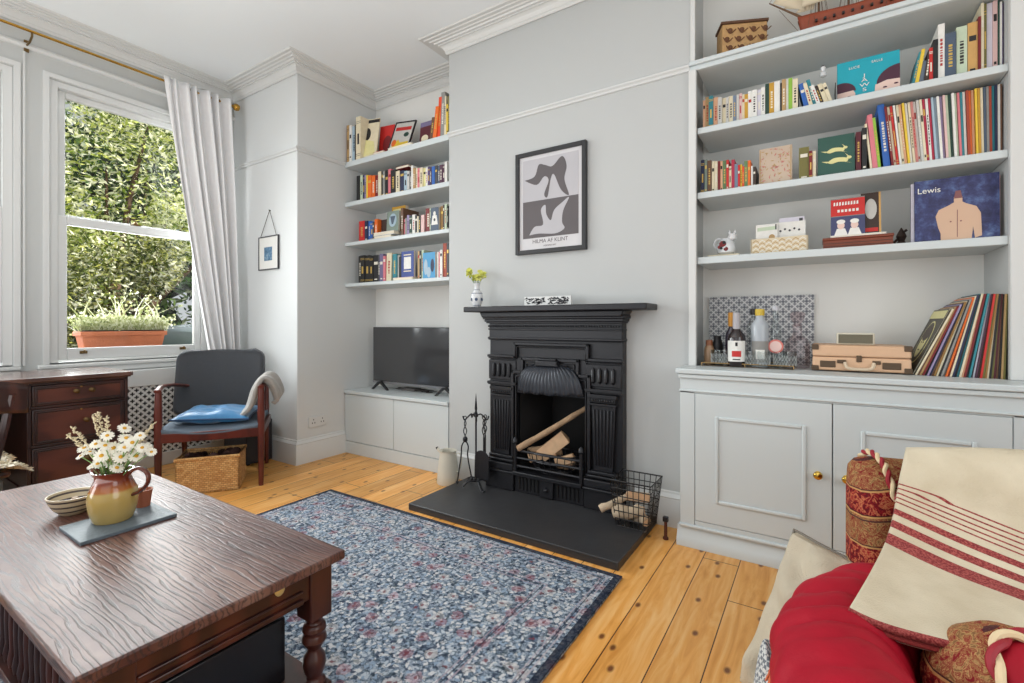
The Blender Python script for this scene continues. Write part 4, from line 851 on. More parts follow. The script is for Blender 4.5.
def pillow(w, h, t, n=22, pinch=.06, amp=.0, pk=0):
    """closed cushion in local xy, thickness along z"""
    b = MB(); N = n
    def side(sg_):
        def f(s, u):
            x = (s-.5)*2; y = (u-.5)*2
            e = max(0,(1-x**4))*max(0,(1-y**4)); c = 1-pinch*(1-abs(x)**2)*(abs(y)**3) ; c2 = 1-pinch*(1-abs(y)**2)*(abs(x)**3)
            wr = amp*noise.noise(Vector((x*2.2+pk,y*2.2,sg_*3)))*e
            return (x*w/2*c2, y*h/2*c, sg_*t/2*(e**.42)+wr)
        return f
    b.grid(side(1), N, N); b.grid(side(-1), N, N); return b
def edge_loop(w, h, pinch, n=16):
    P = []
    for (a, c) in (((-1,-1),(1,-1)),((1,-1),(1,1)),((1,1),(-1,1)),((-1,1),(-1,-1))):
        for i in range(n):
            x = a[0]+(c[0]-a[0])*i/n; y = a[1]+(c[1]-a[1])*i/n
            P.append((x*w/2*(1-pinch*(1-y*y)*abs(x)**3), y*h/2*(1-pinch*(1-x*x)*abs(y)**3), 0))
    return P
bc_ = thing('seat_cushion', 'bright blue satin cushion lying on the armchair seat', 'cushion', (ac.location.x+.0, ac.location.y-.0, .462), ang)
pillow(.46,.44,.075,amp=.03).build('cover', mat('blue_satin', (24,108,158), .38, var=.2, scale=12, bump=.3, bscale=14, sheen=.3), bc_, world=False, weld=True)
bc_.rotation_euler = (R(1),R(2),ang-.08)
MB().tube(edge_loop(.46,.44,.06), .006, 6, closed=True).build('piping', mat('navy_piping', (20,60,100), .6), bc_, world=False)
bl = thing('grey_blanket', 'pale grey wool blanket slung over the chair arm nearest the pier', 'blanket', ac.location, ang)
WOOLG = mat('grey_wool', (164,160,154), .95, var=.15, scale=40, bump=.5, bscale=220, sheen=.3)
def blf(s, t):
    # drapes over right arm: from inside seat, over, to outside
    P = bez([(.13,-.10,.45),(.20,-.13,.52),(.24,-.15,.65),(.29,-.16,.725),(.35,-.15,.70),(.39,-.13,.60),(.37,-.12,.565)],8)
    k = t*(len(P)-1); i = min(int(k), len(P)-2); p = P[i].lerp(P[i+1], k-i)
    wv = .012*math.sin(s*9+t*4)+.008*math.sin(s*21+2*t)
    return (p.x+wv, p.y+(s-.35)*.24*(1+.25*math.sin(t*3)), p.z+wv-.03*abs(s-.5))
MB().grid(blf, 24, 48).build('blanket', WOOLG, bl, world=False, solid=.028, sub=1)
# ================================================================== wicker basket + subwoofer
WICK = None
def wick_mat():
    m, t, b = nt('woven_wicker', .6); v = objco(t); bk = t.nodes.new('ShaderNodeTexBrick'); bk.inputs['Scale'].default_value = 24
    tc = t.nodes.new('ShaderNodeTexCoord'); s = t.nodes.new('ShaderNodeSeparateXYZ'); t.links.new(tc.outputs['Object'], s.inputs[0])
    cb = t.nodes.new('ShaderNodeCombineXYZ'); t.links.new(math_(t, 'ADD', s.outputs['X'], s.outputs['Y']), cb.inputs[0]); t.links.new(s.outputs['Z'], cb.inputs[1]); t.links.new(cb.outputs[0], bk.inputs['Vector'])
    bk.inputs['Color1'].default_value = lin((222,178,116)); bk.inputs['Color2'].default_value = lin((190,136,76)); bk.inputs['Mortar'].default_value = lin((130,84,42)); bk.inputs['Mortar Size'].default_value = .02; bk.inputs['Row Height'].default_value = .3
    t.links.new(bk.outputs['Color'], b.inputs['Base Color']); bumpn(t, b, math_(t, 'SUBTRACT', 1.0, bk.outputs['Fac']), .8, .008); return m
WICK = wick_mat()
wk = thing('wicker_basket', 'honey wicker basket full of dark pine cones under the armchair', 'basket', (-3.43,1.60,0), math.atan2(.30,.22))
w2, d2, hh = .18, .13, .225
b = MB()
for (x0,y0,x1,y1) in ((-w2,-d2,w2,-d2+.014),(-w2,d2-.014,w2,d2),(-w2,-d2,-w2+.014,d2),(w2-.014,-d2,w2,d2),): b.box(x0,y0,0,x1,y1,hh)
b.box(-w2,-d2,0,w2,d2,.015); b.build('woven_body', WICK, wk, world=False, bevel=.004)
b = MB(); b.tube([(-w2,-d2,hh),(w2,-d2,hh),(w2,d2,hh),(-w2,d2,hh)], .012, 8, closed=True); b.build('rim', WICK, wk, world=False)
CONE = mat('pine_cones_brown', (70,44,38), .85, var=.5, scale=60, bump=.6)
random.seed(21)
c0 = thing('pine_cone', 'brown pine cone heaped in the wicker basket', 'pine cone', (0,0,0), 0, 'pine cones in the wicker basket')
b = MB()
for j in range(7):
    zz = -.028+j*.009; rr = .024*math.sin(PI*(j+1)/8.5)+.004
    for k in range(8):
        a = 2*PI*k/8+j*.4; e = Vector((math.cos(a),math.sin(a),0)); s_ = Vector((-math.sin(a),math.cos(a),0))*.008; p = Vector((0,0,zz))
        b.add([p+s_*.6,p-s_*.6,p+e*rr-s_+Vector((0,0,.006)),p+e*rr*1.15+Vector((0,0,.008)),p+e*rr+s_+Vector((0,0,.006))], [(0,1,2,3,4)])
b.lathe([(.004,-.03),(.014,-.01),(.010,.02),(.002,.032)], (0,0,0), 8); b.build('scales', CONE, c0, world=False, smooth=False)
M = Matrix.Rotation(wk.rotation_euler.z,4,'Z'); first = True
for i in range(26):
    c = c0 if first else dup(c0); first = False
    p = M @ Vector((random.uniform(-w2+.045,w2-.045),random.uniform(-d2+.045,d2-.045),0)); c.location = (wk.location.x+p.x, wk.location.y+p.y, .175+random.uniform(0,.045)); c.rotation_euler = (random.uniform(0,3),random.uniform(0,3),random.uniform(0,3))
sb = thing('subwoofer', 'black boxy subwoofer on the floor against the pier', 'speaker', (-3.82,2.08,0))
MB().box(-4.02,1.96,.012,-3.68,2.165,.335).build('cabinet', mat('black_ash', (36,36,42), .5), sb, bevel=.005)
b = MB()
for x in (-3.99,-3.71):
    for y in (1.99,2.14): b.lathe([(.012,0),(.014,.012)], (x,y,0), 10)
b.build('rubber_feet', IRON_D, sb)
# ================================================================== DESK
dk = thing('pedestal_desk', 'dark mahogany pedestal desk with brass-knobbed drawers under the window', 'desk', (-3.93,.45,0))
XF = -3.64; YR = 1.205; YP = .752; YL = -.55
b = MB(); b.box(-4.22,YL-.02,.772,XF+.02,YR+.02,.797); b.box(-4.22,YL-.012,.765,XF+.012,YR+.012,.772)
b.build('desktop', wood('desk_top_wood', (70,44,38), (100,68,58), .22, (5,1,5), 1, 8, coat=.6, bump=.03), dk, bevel=.005)
b = MB()
b.box(-4.21,YP,.17,XF-.022,YR,.77); b.box(-4.21,YL,.17,XF-.022,-.07,.77); b.box(-4.21,-.07,.62,XF-.022,YP,.77); b.box(-4.21,-.07,.17,-4.19,YP,.62)
b.box(XF-.022,YP,.17,XF,YP+.018,.765); b.box(XF-.022,YR-.018,.17,XF,YR,.765)
for z in (.17,.405,.62,.752): b.box(XF-.022,YP,z,XF,YR,z+.014)
b.box(XF-.022,-.07,.622,XF-.006,YP,.636); b.box(-4.21,YP-.008,.15,XF+.008,YR+.008,.18); b.box(-4.21,YL,.15,XF+.008,-.07+.008,.18)
b.box(-4.20,YP+.01,.0,XF-.01,YR-.01,.15); b.box(-4.20,YL+.01,.0,XF-.01,-.08,.15)
b.build('carcass', DESKW, dk, bevel=.003)
EDGE = mat('worn_edge_wood', (128,76,52), .4)
def drawer(y0, y1, z0, z1, knobs, nm='drawer', x=XF):
    d = MB().box(x-.018,y0,z0,x+.003,y1,z1).build(nm, DESKW, dk, bevel=.004)
    b = MB(); b.frame('x', y0+.012, z0+.012, y1-.012, z1-.012, .007, x+.001, x+.007)
    b.build('bead', DESKW, d, bevel=.002)
    MB().box(x+.0015,y0+.022,z0+.022,x+.0042,y1-.022,z1-.022).build('panel', wood('drawer_front_wood', (66,24,16), (112,50,32), .3, (6,1,6), 3, 4) if 'dfw' not in _mc else _mc['dfw'], d, smooth=False)
    for y in knobs:
        k = MB(); k.lathe([(.013,0),(.011,.003),(.005,.006),(.005,.013),(.012,.019),(.013,.024),(.006,.029),(.001,.030)], (0,0,0), 14, M=Matrix.Translation((x+.004,y,(z0+z1)/2+.012)) @ Matrix.Rotation(PI/2,4,'Y')); k.build('knob', mat('dark_brass_knob', (96,76,48), .35, metal=.8), d)
    b = MB(); b.lathe([(.006,0),(.006,.002),(.003,.003)], (0,0,0), 10, M=Matrix.Translation((x+.004,(y0+y1)/2,z1-.02)) @ Matrix.Rotation(PI/2,4,'Y')); b.build('keyhole', mat('keyhole_brass', (150,116,66), .4, metal=.8), d)
_mc['dfw'] = wood('drawer_front_wood', (66,30,22), (92,46,34), .3, (5,1,5), 1, 6, bump=.03)
drawer(YP+.02, YR-.02, .636, .750, (.955,1.025)); drawer(YP+.02, YR-.02, .421, .618, (1.0,)); drawer(YP+.02, YR-.02, .186, .403, (1.0,))
drawer(-.53,-.09,.636,.750,(-.35,-.27)); drawer(-.53,-.09,.421,.618,(-.31,)); drawer(-.53,-.09,.186,.403,(-.31,)); drawer(-.05,YP-.02,.640,.755,(.2,.5), x=XF-.004)
# desk chair (faces the desk)
dc = thing('desk_chair', 'dark wooden desk chair with shaped top rail and sheepskin seat', 'chair', (-3.10,.33,0), 0)
DCW = wood('desk_chair_wood', (46,24,20), (70,38,30), .3, (3,3,1), 1, 8, bump=.04)
cx_, cy_ = -3.18, .345
for sx_, sy_ in ((-1,-1),(-1,1),(1,-1),(1,1)):
    b = MB(); b.tube([(cx_+sx_*.22,cy_+sy_*.21,0),(cx_+sx_*.19,cy_+sy_*.18,.22),(cx_+sx_*.17,cy_+sy_*.16,.43)], [.012,.019,.014], 10); b.build('leg', DCW, dc)
b = MB(); b.box(cx_-.21,cy_-.22,.425,cx_+.21,cy_+.22,.455); b.build('seat', DCW, dc, bevel=.014, segs=3)
b = MB()
for k in range(6):
    u = (k-2.5)/2.5; b.tube([(cx_+.17,cy_+u*.17,.45),(cx_+.205,cy_+u*.20,.65),(cx_+.235,cy_+u*.215,.79)], [.008,.012,.008] if abs(u) < 1 else [.013,.016,.013], 8)
b.build('spindles', DCW, dc)
b = MB(); P_ = bez([(cx_+.21,cy_-.27,.785),(cx_+.24,cy_-.15,.80),(cx_+.25,cy_,.81),(cx_+.24,cy_+.15,.80),(cx_+.21,cy_+.27,.785)],8); n_ = len(P_)
b.grid(lambda s, t: (P_[int(round(s*(n_-1)))].x, P_[int(round(s*(n_-1)))].y, P_[int(round(s*(n_-1)))].z-.085+t*(.125+.022*math.sin(s*PI))), n_-1, 4); b.build('top_rail', DCW, dc, solid=.02)
sk_ = thing('sheepskin', 'cream shaggy sheepskin laid over the desk chair seat', 'sheepskin', (cx_,cy_,.455))
WOOL = mat('sheep_wool', (222,212,190), .95, var=.1, scale=30, sheen=.4)
b = MB(); random.seed(4)
def skz(x, y): return .475+.012*noise.noise(Vector((x*8,y*8,0)))
b.grid(lambda s, t: (cx_+(s-.5)*.44*(1+.08*math.sin(t*9)), cy_+(t-.5)*.52*(1+.1*math.sin(s*8)), skz(s*.4,t*.5)-(.0 if abs(t-.5) < .42 else (abs(t-.5)-.42)*.5)), 20, 24)
for i in range(2600):
    s, t = random.random(), random.random(); x = cx_+(s-.5)*.44*(1+.08*math.sin(t*9)); y = cy_+(t-.5)*.52*(1+.1*math.sin(s*8)); z = skz(s*.4,t*.5)-(.0 if abs(t-.5) < .42 else (abs(t-.5)-.42)*.5)
    d = Vector((random.gauss(0,.5)+(s-.5),random.gauss(0,.5)+(t-.5),random.uniform(.2,.9))).normalized()*random.uniform(.014,.03); e = d.orthogonal().normalized()*.004; p = Vector((x,y,z))
    b.add([p-e,p+e,p+d*.7+e*.6+Vector((0,0,-.004)),p+d+Vector((0,0,-.012))], [(0,1,2,3)])
b.build('fleece', WOOL, sk_, smooth=True, sharp=80)
# ================================================================== SOFA CHAIR (local frame: x along the back, -y towards the sitter's feet)
KIL = kilim_mat(); VEL = mat('crimson_velvet', (160,8,34), .62, spec=.25, var=.3, scale=10, sheen=0, bump=.15, bscale=40)
ROPC = mat('rope_cream', (222,200,160), .7); ROPR = mat('rope_crimson', (150,24,40), .6)
sa = math.atan2(.175,.985)
sf = thing('upholstered_armchair', 'red and gold tapestry armchair with rope trim at the lower right', 'armchair', (.09,1.62,0), sa)
def rbox(b, x0, y0, z0, x1, y1, z1): b.box(x0,y0,z0,x1,y1,z1)
b = MB(); pts = [(0,.10),(0,.10),(0,.62)]
prof_ = [(-.0,.12)]+[(-.0,.66)]+[(-.10+.10*math.cos(a),.645+.10*math.sin(a)) for a in [PI*k/14 for k in range(15)]]+[(-.20,.12)]
# back: rounded over the top, ends domed
def backf(s, t):
    L = .98; x = s*L; e = min(x, L-x); r = .06; k = 1 if e > r else math.sqrt(max(0,1-((r-e)/r)**2)); k = .25+.75*k if e > 1e-6 else .25
    a = t*2; 
    P0 = bez([(.0,.14),(.005,.40),(.0,.60),(-.03,.69),(-.10,.735),(-.17,.69),(-.20,.60),(-.20,.30),(-.20,.14)] and [(.0,.14,0),(.005,.40,0),(.0,.60,0),(-.03,.67,0),(-.10,.712,0),(-.17,.67,0),(-.20,.60,0),(-.20,.30,0),(-.20,.14,0)],6)
    kk = t*(len(P0)-1); i = min(int(kk), len(P0)-2); p = P0[i].lerp(P0[i+1], kk-i)
    cyy = -.10; y = -(cyy+(p.x-cyy)*k); z = .14+(p.y-.14)*(.94+.06*k)
    return (x, y, z)
b = MB(); b.grid(backf, 60, 48)
for s_ in (0,1):
    n0_ = [backf(s_, j/48) for j in range(49)]; b.add(n0_, [tuple(range(49))])
b.build('back', KIL, sf, world=False, sharp=60)
def rope(name, pts, r, parent, world=False):
    P = [Vector(p) for p in pts]; n = len(P)
    for q, m_ in ((0, ROPC),(PI, ROPR)):
        out = []
        for i in range(n):
            d = (P[min(i+1,n-1)]-P[max(i-1,0)]).normalized(); a = d.cross(Vector((.3,.2,1))).normalized(); c = d.cross(a); th = i*.55+q
            out.append(P[i]+(a*math.cos(th)+c*math.sin(th))*r*.5)
        MB().tube(out, r*.62, 7).build(name, m_, parent, world=world)
rope('rope_trim', [Vector(p)+Vector((0,0,.004)) for p in bez([(.085,-.006,.62),(.075,.02,.675),(.07,.05,.705),(.06,.10,.718),(.05,.15,.705),(.045,.19,.66)],12)], .009, sf)
# seat platform and cushion
MB().box(.03,-.86,.10,.98,-.02,.36).build('seat_base', KIL, sf, world=False, bevel=.03, segs=4)
o = pillow(.86,.66,.15, pinch=.02); o.build('seat_cushion', KIL, sf, world=False, weld=True).location = (.46,-.53,.40)
# near arm
MB().box(.86,-.86,.10,1.02,-.05,.50).build('arm', KIL, sf, world=False, bevel=.07, segs=5)
MB().box(-.11,-.86,.10,.03,-.30,.34).build('arm', KIL, sf, world=False, bevel=.04, segs=5)
for x in (-.06,.95):
    for y in (-.80,-.36): MB().lathe([(.014,0),(.022,.05),(.028,.10)], (x,y,0), 12).build('leg', MAHOG, sf, world=False)
# crimson velvet bolster
vb = thing('velvet_bolster', 'crimson ruched velvet bolster curving over the left arm of the chair', 'bolster', (.02,1.1,.37))
Pv = bez([(.27,1.44,.425),(.19,1.41,.43),(.100,1.33,.432),(.040,1.19,.432),(.035,1.04,.434),(.07,.87,.436),(.12,.70,.436),(.16,.58,.436)],26); nv_ = len(Pv)
b = MB(); seg = 72; vs = []; fs = []; prevA = None
for i in range(nv_):
    d = (Pv[min(i+1,nv_-1)]-Pv[max(i-1,0)]).normalized(); a = Vector((0,0,1)).cross(d).normalized(); c = d.cross(a)
    u = i/(nv_-1); endk = min(1, math.sqrt(max(0,1-((.06-u)/.06)**2)) if u < .06 else (math.sqrt(max(0,1-((u-.94)/.06)**2)) if u > .94 else 1))
    for k in range(seg):
        th = 2*PI*k/seg
        wob = u*150+1.6*noise.noise(Vector((math.cos(th)*1.1,math.sin(th)*1.1,u*7)))*3
        rr = (.112+.0062*(abs(math.sin(wob*.36))**.7-.6)*(1+.5*math.sin(th*2+u*9))+.002*math.sin(wob*.37)+.005*noise.noise(Vector((math.cos(th)*2,math.sin(th)*2,u*20))))*max(endk,.02)
        vs.append(Pv[i]+(a*math.cos(th)*1.02+c*math.sin(th)*.98)*rr)
for i in range(nv_-1):
    for k in range(seg): k2 = (k+1) % seg; fs.append((i*seg+k,i*seg+k2,(i+1)*seg+k2,(i+1)*seg+k))
b.add(vs, fs); b.build('velvet_cover', VEL, vb, sharp=180)
b = MB(); random.seed(9)
FR = mat('fringe_gold_red', (206,110,70), .8, var=.5, scale=300)
for i in range(74,nv_-8):
    for q in range(3):
        d = (Pv[i+1]-Pv[i]).normalized(); a = Vector((0,0,1)).cross(d).normalized(); s_ = 1 if a.x < 0 else -1
        p = Pv[i].lerp(Pv[i+1], q/3)+a*s_*.112+Vector((0,0,-.05)); e = p+Vector((-.006+random.gauss(0,.004),random.gauss(0,.005),-.045)); b.tube([p, e], .0022, 4)
b.build('fringe', FR, vb)
# patterned bolster cushion with rope ring
pb = thing('tapestry_bolster', 'small tapestry bolster with velvet end and twisted rope rim, bottom right', 'bolster', (.33,1.10,.5))
ax = Vector((.42,-.58,.66)).normalized(); ce = Vector((.306,1.092,.520)); M = Matrix.Translation(ce) @ ax.to_track_quat('Z','Y').to_matrix().to_4x4()
b = MB(); b.lathe([(.02,-.17),(.075,-.165),(.098,-.14),(.108,-.09),(.104,-.045),(.090,-.012),(.070,.0)], (0,0,0), 48, M=M); b.build('cover', KIL, pb, sharp=180)
MB().lathe([(.070,-.002),(.055,.008),(.03,.012),(.001,.013)], (0,0,0), 32, M=M).build('velvet_end', VEL, pb, sharp=180)
rope('rope_rim', [M @ Vector((.074*math.cos(a),.074*math.sin(a),.002)) for a in [2*PI*k/70 for k in range(71)]], .011, pb, world=True)
# throw over the back
TH1 = mat('cream_wool_throw', (206,192,166), .95, var=.05, scale=60, bump=.5, bscale=500, sheen=.3); TH2 = mat('red_throw_stripe', (146,52,50), .95, var=.15, scale=300, bump=.5, bscale=500)
def thick_(P): return bez(P, 10)
Lc = thick_([(.225,1.80,.50),(.215,1.745,.68),(.20,1.66,.758),(.178,1.58,.715),(.155,1.51,.625),(.130,1.43,.580),(.095,1.30,.565),(.045,1.12,.553)])
Rc = thick_([(1.02,1.95,.48),(1.02,1.90,.66),(1.01,1.80,.80),(.98,1.70,.75),(.93,1.62,.60),(.88,1.48,.48),(.78,1.32,.46),(.66,1.12,.45)])
def cum(P):
    L = [0]
    for i in range(1, len(P)): L.append(L[-1]+(P[i]-P[i-1]).length)
    return L
cL, cR = cum(Lc), cum(Rc)
def at_arc(P, L, a):
    a = max(0, min(L[-1], a))
    for i in range(1, len(P)):
        if L[i] >= a: return P[i-1].lerp(P[i], (a-L[i-1])/max(1e-9, L[i]-L[i-1]))
    return P[-1]
def thf(s, t):
    l = at_arc(Lc, cL, t*cL[-1]); r = at_arc(Rc, cR, t*cR[-1]); p = l.lerp(r, s)
    f = max(0, (t-.45))*.02
    return (p.x+f*math.sin(s*14+t*3)*.6, p.y+.0*s, p.z+f*math.sin(s*11+2+t*2)+.010*math.sin(PI*min(1,s*2.2))*(t < .5))
SK = .30; tot = cL[-1]; crest = .27/tot
def stripe_mat():
    m, t, b = nt('striped_wool_throw', .95); at_ = t.nodes.new('ShaderNodeAttribute'); at_.attribute_name = 'weave'
    f = None
    for lo, hi in ((.090,.0935),(.102,.1055),(.114,.1175),(.126,.1295),(.138,.1415),(.158,.174),(.192,.214),(.236,.276),(.97,1.2)):
        q = math_(t, 'MULTIPLY', math_(t, 'GREATER_THAN', at_.outputs['Fac'], lo), math_(t, 'LESS_THAN', at_.outputs['Fac'], hi)); f = q if f is None else math_(t, 'MAXIMUM', f, q)
    tc = t.nodes.new('ShaderNodeTexCoord'); n = tex(t, 'Noise', tc.outputs['Object'], 260, Detail=2.0); n2 = tex(t, 'Noise', tc.outputs['Object'], 9, Detail=3.0)
    r1 = ramp(t, [(.3,(196,182,156)),(.7,(216,204,180))]); t.links.new(n2.outputs['Fac'], r1.inputs['Fac']); r2 = ramp(t, [(.4,(124,40,42)),(.62,(170,84,78))]); t.links.new(n.outputs['Fac'], r2.inputs['Fac'])
    t.links.new(mixc(t, f, r1.outputs['Color'], r2.outputs['Color']), b.inputs['Base Color']); bumpn(t, b, n.outputs['Fac'], .6, .003); return m
th = thing('striped_throw', 'cream wool throw with crimson stripes draped over the tapestry armchair', 'throw', (.3,1.5,.55))
o = MB().grid(thf, 90, 140).build('blanket', stripe_mat(), th, solid=.012, sharp=80)
fa = o.data.attributes.new('weave', 'FLOAT', 'POINT')
for j in range(141):
    for i in range(91):
        s, t = i/90, j/140; v = (t*tot-.265)-.085-SK*s*(.4+.6*t)
        if t*tot > tot-.010: v = 1.0
        fa.data[j*91+i].value = max(v, 0)
def thf2(s, t):
    q = thf(s, 1); l = Vector(q); return (l.x+.012+t*.05*(.2+s*.3), l.y+t*.11+.004, l.z-.012-.018*t-.02*math.sin(t*PI)*(1-s*.5))
MB().grid(thf2, 60, 20, mf=lambda s, t: 1 if t < .1 or .3 < t < .42 else 0).build('folded_hem', [TH1, TH2], th, solid=.010, sharp=80)
# floor cushion between chair and cabinet
LIN = mat('natural_linen', (198,186,164), .9, var=.12, scale=16, bump=.5, bscale=260)
fc = thing('floor_cushion', 'large grey linen floor cushion propped between cabinet and red armchair', 'cushion', (.12,1.86,.20))
fc.location = (.045,1.60,.20); fc.rotation_euler = (R(60),R(0),R(-34))
pillow(.44,.50,.17,n=36,amp=.11,pinch=.07,pk=3).build('cover', LIN, fc, world=False, weld=True)
MB().tube(edge_loop(.44,.50,.07), .006, 6, closed=True).build('piping', mat('grey_piping', (122,116,106), .9), fc, world=False)
def knit_mat():
    m, t, b = nt('grey_white_knit', .95); v = objco(t); c = tex(t, 'Checker', v, 110); c.inputs['Color1'].default_value = lin((206,208,206)); c.inputs['Color2'].default_value = lin((112,118,126)); t.links.new(c.outputs['Color'], b.inputs['Base Color']); bumpn(t, b, c.outputs['Fac'], .6, .004); return m
kb = thing('knitted_blanket', 'grey and white chequered knitted blanket heaped beside the linen cushion', 'blanket', (-.08,1.38,0))
def kf(s, t):
    a = (s-.5)*2; c = (t-.5)*2; e = max(0,1-abs(a)**3)*max(0,1-abs(c)**3)
    return (-.075+a*.075+.01*math.sin(c*5), 1.40+c*.16, .004+e*(.30+.03*math.sin(a*7+c*4)))
MB().grid(kf, 40, 50).build('knit', knit_mat(), kb, sharp=80)
